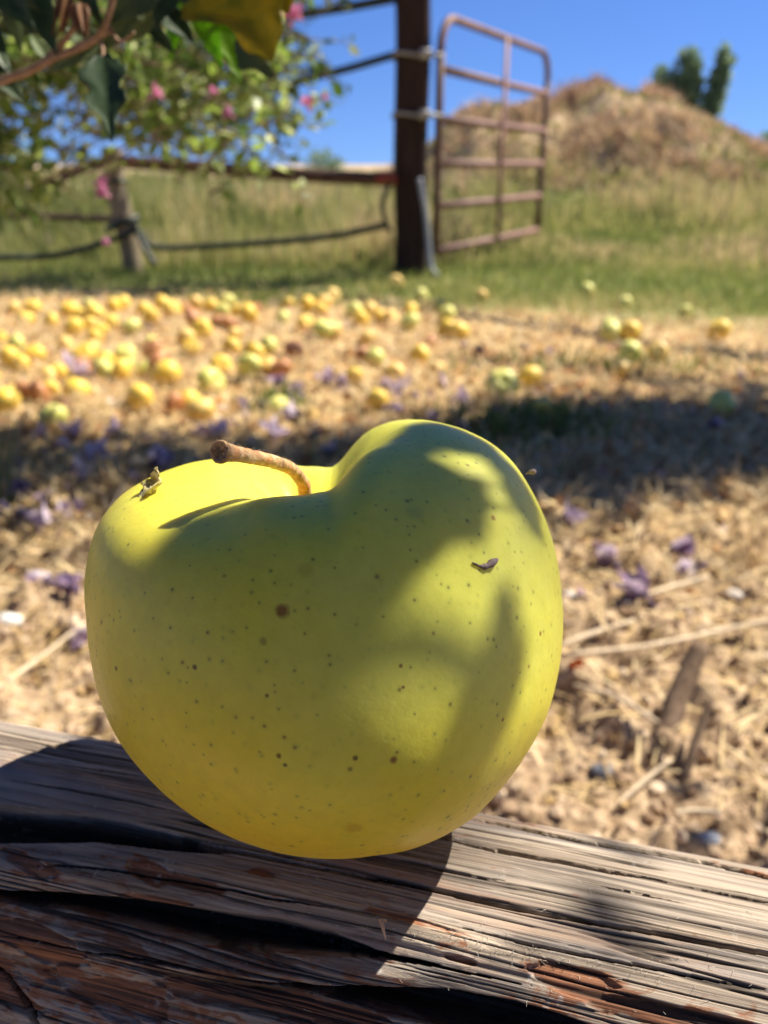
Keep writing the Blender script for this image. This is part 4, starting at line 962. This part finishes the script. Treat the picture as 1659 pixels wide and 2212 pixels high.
# ------------------------------------------------------------------ fallen apples
def apple_mat(name, a, b, c):
    m = NT(name); v = m.obj(); n1 = m.noise(v, 28, 3); col = m.mix(m.rmap(n1, .35, .65), a, b); n2 = m.noise(v, 55, 4, .6)
    col = m.mix(m.rmap(n2, .58, .7, 0, .7), col, c); m.col(col, .45, .4); m.b.inputs['Subsurface Weight'].default_value = .12; m.b.inputs['Subsurface Scale'].default_value = .004
    return m.m
AM = dict(yellow=apple_mat('yellow_apple', (.82, .55, .06), (.80, .58, .11), (.70, .40, .06)), green=apple_mat('green_apple', (.58, .58, .12), (.70, .66, .20), (.66, .56, .10)),
          orange=apple_mat('orange_apple', (.78, .50, .12), (.78, .58, .18), (.66, .34, .08)), rotten=apple_mat('rotten_apple', (.52, .24, .09), (.42, .17, .06), (.24, .10, .04)))
def small_apple(mat, seed, rot=0):
    a, b = np.meshgrid(np.linspace(0, np.pi, 18), np.linspace(0, 2*np.pi, 24, endpoint=False), indexing='ij')
    r = .033*(1+.05*np.exp(-((a-.8)/.36)**2)-.42*np.exp(-(a/.22)**1.7)-.09*sm(1.7, 2.9, a)-.1*np.exp(-((np.pi-a)/.26)**2)+.015*np.cos(5*b+seed))
    V = r[..., None]*np.stack([np.sin(a)*np.cos(b), np.sin(a)*np.sin(b), np.cos(a)*.92], -1)
    if rot: V = V*(1+.12*(vn(V[..., 0]*60, V[..., 1]*60, V[..., 2]*60, seed)[..., None]-.5)); V[..., 2] *= .8
    V = V.reshape(-1, 3); mb = MB(); mb.add(V, grid_faces(18, 24, True)[:, ::-1])
    mb.tube([(0, 0, .012), (.002, 0, .024), (.006, .002, .033)], [.0014, .0012, .0016], 5)
    o = mb.build('fallen_apple', mat); return o
protos = {k_: small_apple(AM[k_], i, k_ == 'rotten') for i, k_ in enumerate(AM)}; used = set()
KEYED = [  # pixel, kind, scale, own label
    (165, 850, 'yellow', 1.15, 'large yellow fallen apple nearest the shade edge at far left'), (300, 857, 'yellow', 1.0, 'yellow fallen apple at the shade edge, second of the front row from left'),
    (410, 868, 'yellow', .95, 'yellow fallen apple touching a deeper orange-yellow one at the shade edge'), (434, 886, 'orange', .9, 'deep orange-yellow fallen apple overlapping its paler neighbour at the shade edge'),
    (455, 828, 'green', 1.1, 'big pale yellow-green fallen apple above the shade edge left of centre'), (600, 885, 'green', .95, 'bright green fallen apple half shaded above the stem of the big apple'),
    (672, 887, 'orange', .6, 'small orange fallen apple just right of the bright green one'), (360, 815, 'yellow', 1.1, 'yellow fallen apple behind and right of the front row, dry grass around'),
    (815, 857, 'yellow', .8, 'yellow fallen apple beside the cluster of purple blooms'), (810, 772, 'green', .9, 'pale green fallen apple in the middle touching a rotten red one'),
    (785, 768, 'rotten', .8, 'rotten red apple touching a pale green one in the middle'), (885, 697, 'green', 1.1, 'pale green fallen apple with dark underside below the gate post'),
    (965, 680, 'green', 1.1, 'yellow-green fallen apple at the back of the trio right of the gate post'), (965, 713, 'yellow', .95, 'yellow fallen apple at the front left of the trio right of the gate post'),
    (990, 718, 'yellow', 1.0, 'yellow fallen apple at the front right of the trio right of the gate post'), (765, 672, 'green', 1.05, 'pale green fallen apple beside orange ones left of the gate post'),
    (1085, 838, 'green', 1.15, 'yellow-green fallen apple half in shade right above the big apple'), (1172, 887, 'yellow', .9, 'small yellow fallen apple with a red cheek in the deep shade'),
    (1558, 872, 'green', .95, 'yellow-green fallen apple alone in the shade at the right'), (1553, 717, 'yellow', 1.1, 'yellow fallen apple alone on bare soil at the far right'),
    (1318, 722, 'green', 1.05, 'greenish fallen apple at the left of the right-hand cluster by the grass'), (1358, 726, 'yellow', 1.2, 'golden fallen apple, biggest of the right-hand cluster by the grass'),
    (1360, 763, 'green', 1.0, 'pale green fallen apple below the golden one of the right cluster'), (1420, 765, 'orange', 1.0, 'cream and pink fallen apple right of the right-hand cluster'),
    (1340, 800, 'orange', .95, 'peach coloured fallen apple in front of the right-hand cluster'), (1318, 700, 'green', .85, 'pale green fallen apple at the back of the right-hand cluster'),
    (1267, 630, 'green', 1.1, 'pale yellow-green apple lying alone in the green grass beyond the gate'), (1348, 657, 'green', 1.0, 'pale apple in the green grass, right of the one beyond the gate'),
    (1480, 672, 'green', .8, 'small pale apple in the green grass at the right'), (1035, 762, 'rotten', .8, 'small rotten red apple on the open litter right of centre'), (1145, 815, 'yellow', .95, 'yellow fallen apple sunk in dry grass above the shade at centre right'),
    (905, 768, 'yellow', .95, 'yellow fallen apple sunk in dry grass right of the middle pair'), (945, 790, 'orange', .7, 'small orange apple sunk in dry grass right of the middle'), (765, 808, 'yellow', .8, 'small yellow fallen apple in front of the middle pair'),
    (850, 806, 'orange', .8, 'orange-yellow fallen apple left of the purple blooms'), (115, 900, 'green', .9, 'olive fallen apple in the shade at the far left')]
LEFT = [(30, 665, 'orange'), (70, 663, 'yellow'), (55, 690, 'yellow'), (110, 690, 'yellow'), (150, 672, 'yellow'), (175, 680, 'yellow'), (195, 700, 'yellow'), (205, 725, 'yellow'), (160, 708, 'yellow'), (220, 712, 'yellow'), (245, 660, 'yellow'),
        (265, 655, 'yellow'), (310, 668, 'yellow'), (325, 682, 'yellow'), (350, 660, 'yellow'), (372, 672, 'yellow'), (283, 708, 'green'), (435, 713, 'yellow'), (420, 655, 'orange'), (455, 660, 'yellow'), (480, 668, 'green'), (515, 672, 'yellow'), (535, 680, 'yellow'),
        (495, 697, 'rotten'), (505, 722, 'orange'), (412, 750, 'yellow'), (35, 742, 'green'), (20, 775, 'yellow'), (45, 785, 'yellow'), (75, 765, 'yellow'), (270, 766, 'green'), (228, 777, 'yellow'), (265, 800, 'yellow'), (315, 797, 'green'), (105, 812, 'orange'),
        (125, 802, 'yellow'), (15, 868, 'yellow'), (60, 845, 'rotten'), (85, 850, 'rotten'), (30, 850, 'orange'), (580, 745, 'green'), (548, 762, 'yellow'), (500, 750, 'yellow'), (610, 688, 'green'), (660, 700, 'yellow'), (720, 712, 'orange'), (700, 715, 'green'), (845, 685, 'orange'), (820, 682, 'yellow'),
        (690, 668, 'yellow'), (700, 655, 'orange'), (665, 660, 'yellow'), (720, 640, 'orange'), (635, 755, 'rotten'), (330, 755, 'rotten'), (345, 790, 'rotten'), (400, 668, 'rotten'), (470, 690, 'rotten'), (240, 700, 'yellow'), (800, 672, 'orange'), (780, 690, 'yellow'), (910, 635, 'green'), (855, 612, 'orange'), (1040, 640, 'orange')]
def put_apple(px, py, kind, sc, label, group=None):
    x, y, _ = atG(px, py, .02); src = protos[kind]
    if kind in used: o = src.copy(); S.collection.objects.link(o)
    else: o = src; used.add(kind)
    z = float(Hh(np.array([x]), np.array([y]))[0]); s_ = sc*random.uniform(.84, .97)
    o.scale = (s_, s_*random.uniform(.88, 1.05), s_*random.uniform(.8, 1)); o.location = (x, y, z+.023*s_); o.rotation_euler = (random.uniform(-1.4, 1.4), random.uniform(-1.4, 1.4), random.uniform(0, 6.3))
    tag(o, label=label, cat='apple', group=group or 'fallen apples lying on the ground'); return o
for a in KEYED: put_apple(*a)
KW = dict(yellow='yellow', green='pale green', orange='orange-tinged', rotten='rotten red')
def zone(px, py, kind):
    if py < 700: r_ = 'in the back rows beside the green grass'
    elif py < 780: r_ = 'in the middle rows of the windfalls'
    else: r_ = 'in the front rows near the shade'
    if px > 780: side = 'centre'
    elif px < 230: side = 'far left'
    elif px < 480: side = 'left'
    else: side = 'left of centre'
    return '%s fallen apple %s, %s' % (KW[kind], r_, side)
occ = [(a[0], a[1]) for a in KEYED]
for px, py, kd in LEFT:
    z_ = zone(px, py, kd); put_apple(px, py, kd, random.uniform(.8, 1.1), z_); occ.append((px, py))
ct = 0; tries = 0
while ct < 26 and tries < 4000:
    tries += 1; px = random.uniform(-60, 760) if random.random() < .85 else random.uniform(760, 1000); py = 650+(random.random()**1.5)*215
    if px > 480 and py > 800: continue
    if any(abs(px-a)/26 < 1 and abs(py-b)/15 < 1 for a, b in occ): continue
    kd = random.choices(['yellow', 'green', 'orange', 'rotten'], [.45, .13, .22, .20])[0]
    put_apple(px, py, kd, random.uniform(.65, 1.0), zone(px, py, kd)); occ.append((px, py)); ct += 1

# ------------------------------------------------------------------ shrivelled purple blooms
MAT['purple'] = leafy('withered_petal', [(0, (.10, .06, .10)), (.5, (.29, .19, .30)), (.85, (.54, .42, .54)), (1, (.78, .70, .74))], .3, .7, .2, 1.2)
def bloom(seed):
    rg = np.random.default_rng(seed); mb = MB()
    for q in range(5):
        V, F = leaf_shape(.024*rg.uniform(.7, 1.1), .015*rg.uniform(.7, 1.2), 0, 0, 9, rg.uniform(-.6, .9), rg.uniform(.2, 1), rg.uniform(-.5, .7), seed*5+q)
        a = q*2*math.pi/5+rg.uniform(-.5, .5); op = rg.uniform(.1, .9)
        mb.add(orient(V, np.zeros(3), (math.cos(a)*op, math.sin(a)*op, .9), (-math.cos(a), -math.sin(a), .4)), F, np.clip(rg.normal(.62, .25)+.3*rg.random(len(V)), 0, 1))
    mb.tube([(0, 0, -.008), (0, 0, .004)], [.002, .004], 6, .1)
    return mb.build('fallen_bloom', MAT['purple'])
bl = [bloom(i) for i in range(4)]; bused = set()
def put_bloom(px, py, label, sc=1.0, group='withered purple blooms scattered on the ground'):
    i = random.randint(0, 3); src = bl[i]
    if len(bused) < 4: i = len(bused); src = bl[i]; bused.add(i); o = src
    else: o = src.copy(); S.collection.objects.link(o)
    x, y, _ = atG(px, py, .012); z = float(Hh(np.array([x]), np.array([y]))[0]); o.location = (x, y, z+.013*sc); sc *= 1.6; o.scale = (sc,)*3
    o.rotation_euler = (random.uniform(.6, 2.0), random.uniform(-.6, .6), random.uniform(0, 6.3)); return tag(o, label=label, cat='flower', group=group)
for a in [(1212, 1122, 'lilac withered bloom just right of the big apple', .95), (1330, 1222, 'pale lilac bloom on a dry stalk, middle of the right-hand group', 1.0), (1452, 1190, 'purple bloom behind crossing straws at the right', 1.0),
          (1510, 1226, 'dark violet crumpled bloom, rightmost of the near group', .95), (1395, 1297, 'violet bloom lying under a straw, lowest of the near group', 1.1), (108, 1257, 'lilac bloom on bare soil at the far left', .9),
          (163, 1292, 'violet bloom peeping out beside the left edge of the big apple', .9), (160, 1392, 'violet bloom lowest on the left beside the big apple', .8), (292, 1112, 'dark violet bloom in shade above the left shoulder', .8)]:
    put_bloom(*a)
for (px, py) in [(890, 822), (872, 848), (892, 858), (842, 822), (868, 884), (838, 880), (150, 790), (185, 785), (210, 800), (170, 815), (310, 705), (710, 828), (735, 822), (670, 940), (700, 960), (640, 850), (610, 830), (400, 905), (420, 935), (355, 985), (150, 940), (125, 960), (90, 940),
                 (215, 990), (330, 1000), (175, 1020), (60, 1050), (100, 1075), (165, 1100), (700, 980), (920, 890), (1060, 890), (985, 925), (1540, 915), (960, 830), (1180, 760), (1010, 745), (530, 885), (500, 915), (470, 945), (250, 930), (300, 950), (35, 995), (20, 1100), (115, 1120), (640, 900), (580, 935), (1000, 860), (1340, 735), (1130, 745)]:
    if py < 890: lb = 'purple withered bloom among the fallen apples in the sunlit litter'
    else: lb = 'violet withered bloom in the shaded litter behind the big apple'
    put_bloom(px+random.uniform(-5, 5), py, lb, random.uniform(.7, 1.1), 'withered blooms in the sunlit litter' if py < 890 else 'withered blooms in the shaded litter')
for _ in range(18):
    px = random.uniform(0, 900); py = random.uniform(760, 1120)
    put_bloom(px, py, 'purple withered bloom among the fallen apples in the sunlit litter' if py < 890 else 'violet withered bloom in the shaded litter behind the big apple', random.uniform(.5, .9), 'withered blooms in the sunlit litter' if py < 890 else 'withered blooms in the shaded litter')

# ------------------------------------------------------------------ sticks, straws, scraps near the rail
MAT['stick'] = simple('grey_brown_stick', (.10, .065, .042), (.24, .165, .11), 120, .9, .2, .5, .002)
MAT['strawpale'] = simple('pale_straw', (.52, .40, .26), (.68, .56, .40), 90, .7, .25, .2, .001)
def stick(name, pts, r, mat, label, cat, hs=None):
    P = [atG(px, py, z) for px, py, z in pts]; org = P[0]; mb = MB(); n_ = 14
    V, F = tube(smooth_path([p-org for p in P], n_), np.interp(np.linspace(0, 1, n_), np.linspace(0, 1, len(r)), r), 9)
    V = V+r[0]*.35*(np.stack([vn(V[:, 0]*150, V[:, 1]*150, V[:, 2]*90, s) for s in (1, 2, 3)], -1)-.5); mb.add(V, F)
    o = mb.build(name, mat); o.location = tuple(org); return tag(o, label=label, cat=cat)
stick('dead_stub', [(1420, 1650, -.01), (1460, 1520, .025), (1515, 1395, .06)], [.0105, .0095, .008], MAT['stick'], 'thick grey-brown dead stub standing up from the soil at the right', 'stick')
stick('thin_stick', [(1470, 1710, -.005), (1500, 1610, .02), (1540, 1505, .045)], [.0042, .004, .003], MAT['stick'], 'thin dark stick standing up in front of the thick stub', 'stick')
stick('straw_stalk', [(1225, 1415, .012), (1400, 1395, .012), (1560, 1362, .016), (1720, 1330, .02)], [.0022, .0026, .0028], MAT['strawpale'], 'long pale straw stalk lying across the soil at the right edge', 'straw')
stick('straw_stalk', [(1205, 1395, .008), (1290, 1365, .012), (1370, 1340, .012)], [.002, .003, .0022], MAT['strawpale'], 'short pale straw between the big apple and the violet bloom', 'straw')
stick('straw_stalk', [(1395, 1285, .016), (1450, 1268, .018), (1530, 1245, .02)], [.0028, .0026, .002], MAT['strawpale'], 'pale straw lying over the lowest violet bloom', 'straw')
stick('straw_stalk', [(-30, 1500, .01), (60, 1440, .014), (185, 1345, .014)], [.003, .0028, .002], MAT['strawpale'], 'pale straw stalk slanting across bare soil at the left edge', 'straw')
stick('straw_stalk', [(1330, 1230, .0), (1320, 1290, .0), (1310, 1340, .0)], [.0015, .0016, .0016], MAT['strawpale'], 'dry stalk under the pale lilac bloom', 'straw')
stick('straw_stalk', [(1420, 1560, .01), (1330, 1505, .01), (1240, 1480, .01)], [.0018, .002, .0018], MAT['strawpale'], 'thin straw left of the thick dead stub', 'straw')
stick('straw_stalk', [(1330, 1740, .008), (1400, 1680, .008), (1450, 1640, .008)], [.0015, .0018, .0018], MAT['strawpale'], 'thin straw slanting behind the rail at lower right', 'straw')
stick('straw_stalk', [(1455, 1757, .008), (1500, 1752, .01), (1560, 1756, .008)], [.002, .0022, .002], MAT['strawpale'], 'short straw right behind the rail near the dark shade', 'straw')
stick('straw_stalk', [(240, 1110, .02), (255, 1070, .02), (272, 1040, .02)], [.002, .0018, .0012], MAT['strawpale'], 'pale stalk end above the left shoulder of the big apple', 'straw')
stick('straw_stalk', [(1440, 1190, .012), (1540, 1215, .012), (1620, 1238, .01)], [.0016, .0018, .0014], MAT['strawpale'], 'pale straw behind the dark violet bloom', 'straw')
x = []; y = []
c = atG(1640, 1225, 0); xs = rng.normal(c[0], .018, 34); ys = rng.normal(c[1], .015, 34)
V, F, T = blades(xs, ys, rng.uniform(.06, .15, 34), rng.uniform(.0016, .003, 34), np.full(34, .28), rng.uniform(.5, 1, 34), 0, 23)
o = make_mesh('straw_tuft', V-np.array(c), F, MAT['straw'], attrs={'tint': T}); o.location = tuple(c); tag(o, label='upright tuft of dry golden grass at the right edge', cat='grass tuft')
c = atG(-10, 1120, 0); xs = rng.normal(c[0], .012, 10); ys = rng.normal(c[1], .012, 10)
V, F, T = blades(xs, ys, rng.uniform(.08, .15, 10), rng.uniform(.004, .006, 10), np.full(10, .3), rng.uniform(0, .3, 10), 0, 25)
o = make_mesh('grass_tuft', V-np.array(c), F, MAT['grass'], attrs={'tint': T}); o.location = tuple(c); tag(o, label='dark green upright blades at the left edge', cat='grass tuft')
MAT['orange'] = leafy('orange_dry_leaf', [(0, (.40, .10, .02)), (1, (.60, .20, .04))], .3, .6, .2)
MAT['tanleaf'] = leafy('tan_dry_leaf', [(0, (.40, .24, .10)), (.5, (.52, .37, .18)), (1, (.62, .50, .26))], .3, .7, .2)
def dry_leaf(px, py, ln, mat, label, seed):
    V, F = leaf_shape(ln, ln*.6, 0, .05, 12, 1.2, .7, .5, seed); x_, y_, _ = atG(px, py, .006); z = float(Hh(np.array([x_]), np.array([y_]))[0])
    o = make_mesh('dry_leaf', V, F, mat, attrs={'tint': rng.random(len(V))}); o.location = (x_, y_, z+.006); o.rotation_euler = (random.uniform(-.3, .5), random.uniform(-.4, .4), random.uniform(0, 6.3))
    md = o.modifiers.new('thick', 'SOLIDIFY'); md.thickness = .0004
    return tag(o, label=label, cat='leaf')
for i, (px, py, ln, mt, lb) in enumerate([(1258, 1440, .020, 'orange', 'bright orange curled leaf scrap right of the big apple'), (1205, 1545, .020, 'tanleaf', 'curled tan leaf touching the lower right edge of the big apple'), (1225, 1385, .022, 'tanleaf', 'tan leaf scrap above the orange one'),
        (1440, 1540, .02, 'tanleaf', 'pale tan leaf scrap behind the thin stick'), (1320, 1470, .018, 'tanleaf', 'small tan leaf between the orange scrap and the stub'), (1180, 1740, .014, 'tanleaf', 'yellow-tan leaf scrap close behind the rail'), (1350, 1745, .014, 'tanleaf', 'yellow scrap behind the rail below the stub'),
        (1590, 1480, .022, 'tanleaf', 'tan leaf in the soil at the right edge'), (1330, 1600, .016, 'tanleaf', 'tan scrap left of the thick stub'), (60, 1470, .016, 'tanleaf', 'tan leaf scrap under the slanting straw at left'), (190, 1500, .02, 'tanleaf', 'tan scrap at the left edge of the big apple'), (1480, 1280, .018, 'orange', 'rust-red scrap beside the dark violet bloom')]):
    dry_leaf(px, py, ln, MAT[mt], lb, 60+i)
def pebble(px, py, r, col, label, seed):
    V = ico.copy(); me = bpy.data.meshes.new('pebble'); x_, y_, _ = atG(px, py, r*.5); z = float(Hh(np.array([x_]), np.array([y_]))[0])
    a, b = np.meshgrid(np.linspace(0, np.pi, 12), np.linspace(0, 2*np.pi, 16, endpoint=False), indexing='ij')
    V = np.stack([np.sin(a)*np.cos(b)*1.4, np.sin(a)*np.sin(b), np.cos(a)*.75], -1); V = V*r*(1+.35*(vn(V[..., 0]*1.5, V[..., 1]*1.5, V[..., 2]*1.5+9, seed)[..., None]-.5))
    o = make_mesh('pebble', V.reshape(-1, 3), grid_faces(12, 16, True)[:, ::-1], simple('pebble_stone', tuple(c_*.8 for c_ in col), col, 120, .8, .3, .3, .001)); o.location = (x_, y_, z+r*.4); return tag(o, label=label, cat='pebble')
pebble(18, 1340, .011, (.78, .76, .72), 'flat white pebble on the soil at the left edge', 1); pebble(1228, 1283, .005, (.85, .83, .80), 'tiny white pebble right beside the big apple', 2)
pebble(1300, 1665, .007, (.14, .15, .18), 'bluish grey stone lying right behind the rail', 3); pebble(1530, 1815, .0055, (.30, .33, .38), 'small blue-grey pebble in the shade at lower right', 4); pebble(1585, 1283, .008, (.62, .56, .5), 'pale oblong stone at the right edge', 5)

# ------------------------------------------------------------------ far things
def far_tree(name, base, lobes, label, cat, nl=5200, mat=None, lsize=.22, spread=1.0):
    root = empty(name, base, label=label, cat=cat); O = np.array(base); bk = MB(); B, D_, N_ = [], [], []
    for (dx, zc, rx, rz) in lobes:
        bk.tube(smooth_path([(0, 0, -.3), (dx*.3, 0, zc*.35), (dx*.8, 0, zc*.75), (dx, 0, zc+rz*.5)], 10), np.linspace(.16, .04, 10), 8)
        m_ = int(nl*rx*rz/sum(l[2]*l[3] for l in lobes)); u = rng.normal(size=(m_, 3)); u /= np.linalg.norm(u, axis=1, keepdims=True); rr_ = rng.random(m_)**.45
        lump = .75+.5*vn(u[:, 0]*2.5+dx, u[:, 1]*2.5, u[:, 2]*2.5, 3); p = u*(rr_*lump)[:, None]*np.array([rx, rx, rz])+np.array([dx, 0, zc]); B.append(p); D_.append(u+rng.normal(size=u.shape)*.7+np.array([0, 0, .5])); N_.append(u*.6+rng.normal(size=u.shape))
    B = np.vstack(B); D_ = np.vstack(D_); N_ = np.vstack(N_); ln = rng.uniform(.6, 1.4, len(B))*lsize
    V, F, T = scatter_leaves(B, D_, N_, ln, ln*.6, np.clip(rng.normal(.25, .15, len(B)), 0, 1)); bk.build('trunk', MAT['bark'], root); make_mesh('crown', V, F, mat or MAT['leaf'], root, attrs={'tint': T}); return root
MAT['treeleaf'] = leafy('tree_leaf', [(0, (.13, .20, .13)), (.5, (.25, .34, .21)), (1, (.42, .50, .32))], .4, .5, .4)
YT = 30.0
def tl(px, py): p = atY(px, py, YT); return p
bx_ = tl(1500, 355); lob = []
for (px, py, wx, hy) in ((1428, 190, 13, 36), (1440, 225, 15, 32), (1485, 155, 19, 42), (1494, 205, 18, 40), (1562, 150, 12, 40), (1548, 195, 15, 42), (1532, 240, 16, 26), (1500, 290, 50, 20)):
    p = tl(px, py); lob.append((p[0]-bx_[0], p[2], wx/F0*YT*1.05, hy/F0*YT))
far_tree('distant_tree', (bx_[0], YT, 0), lob, 'dark green tree with three upright crowns rising behind the mound', 'tree', 3600, MAT['treeleaf'], .20)
b = atY(695, 362, 42); far_tree('distant_bush', (b[0], 42, 0), [(0, .5, .75, .62), (.7, .3, .5, .4)], 'small dark bush on the horizon left of the gate post', 'bush', 700, MAT['treeleaf'], .16)
b = atY(1655, 330, 26); far_tree('distant_bush', (b[0], 26, 0), [(.3, .75, .5, .75)], 'light green bush at the right edge behind the mound', 'bush', 500, MAT['leaf'], .16)
ORD = ['leftmost', 'second from left', 'third from left', 'fourth from left', 'fifth from left', 'sixth from left', 'seventh from left', 'eighth from left', 'ninth from left', 'tenth from left', 'eleventh from left', 'twelfth from left']
def rows(objs, key, bands):
    d = {}
    for o in objs:
        q = proj(np.array(o.location)); i = int(np.searchsorted([b_[0] for b_ in bands], q[1], 'right'))-1; i = max(0, i)
        d.setdefault((key(o), bands[i][1]), []).append((q[0], o))
    for (k_, bn), l_ in d.items():
        l_.sort(key=lambda t_: t_[0])
        for j, (_, o) in enumerate(l_):
            if len(l_) == 1: w_ = 'the only one'
            elif j == len(l_)-1: w_ = 'rightmost'
            else: w_ = ORD[j] if j < 12 else ('third from right', 'second from right')[min(1, max(0, j-len(l_)+3))] if len(l_)-j <= 3 else None
            if w_ is None: continue
            o['label'] = '%s, %s %s' % (k_, w_, bn)
rows([o for o in bpy.data.objects if o.get('category') == 'apple' and 'windfalls' in o['label'] or o.get('category') == 'apple' and ', ' in o['label'] and ' rows ' in o['label']],
     lambda o: o['label'].split(' apple')[0]+' apple', [(0, 'in the row against the green grass'), (664, 'in the second row from the grass'), (684, 'in the third row from the grass'), (705, 'in the fourth row from the grass'),
     (730, 'in the upper middle row'), (762, 'in the lower middle row'), (795, 'in the row behind the front ones'), (830, 'in the front row by the shade')])
rows([o for o in bpy.data.objects if o.get('category') == 'flower' and o['label'].endswith(('sunlit litter', 'big apple')) and 'withered bloom' in o['label'] and ('among' in o['label'] or 'shaded litter' in o['label'])],
     lambda o: 'purple withered bloom' if 'sunlit' in o['label'] else 'violet withered bloom', [(0, 'in the farthest sunlit litter row'), (780, 'in the sunlit litter behind front apples'), (815, 'in the sunlit row beside front apples'), (845, 'at the edge of the shade'),
     (890, 'in the first shaded row'), (920, 'in the second shaded row'), (945, 'in the third shaded row'), (980, 'in the shade level with the stem'), (1030, 'in the shade behind the left shoulder'), (1080, 'in the nearest shaded row')])
print('verts', sum(len(o.data.vertices) for o in bpy.data.objects if o.type == 'MESH'), 'objects', len(bpy.data.objects))
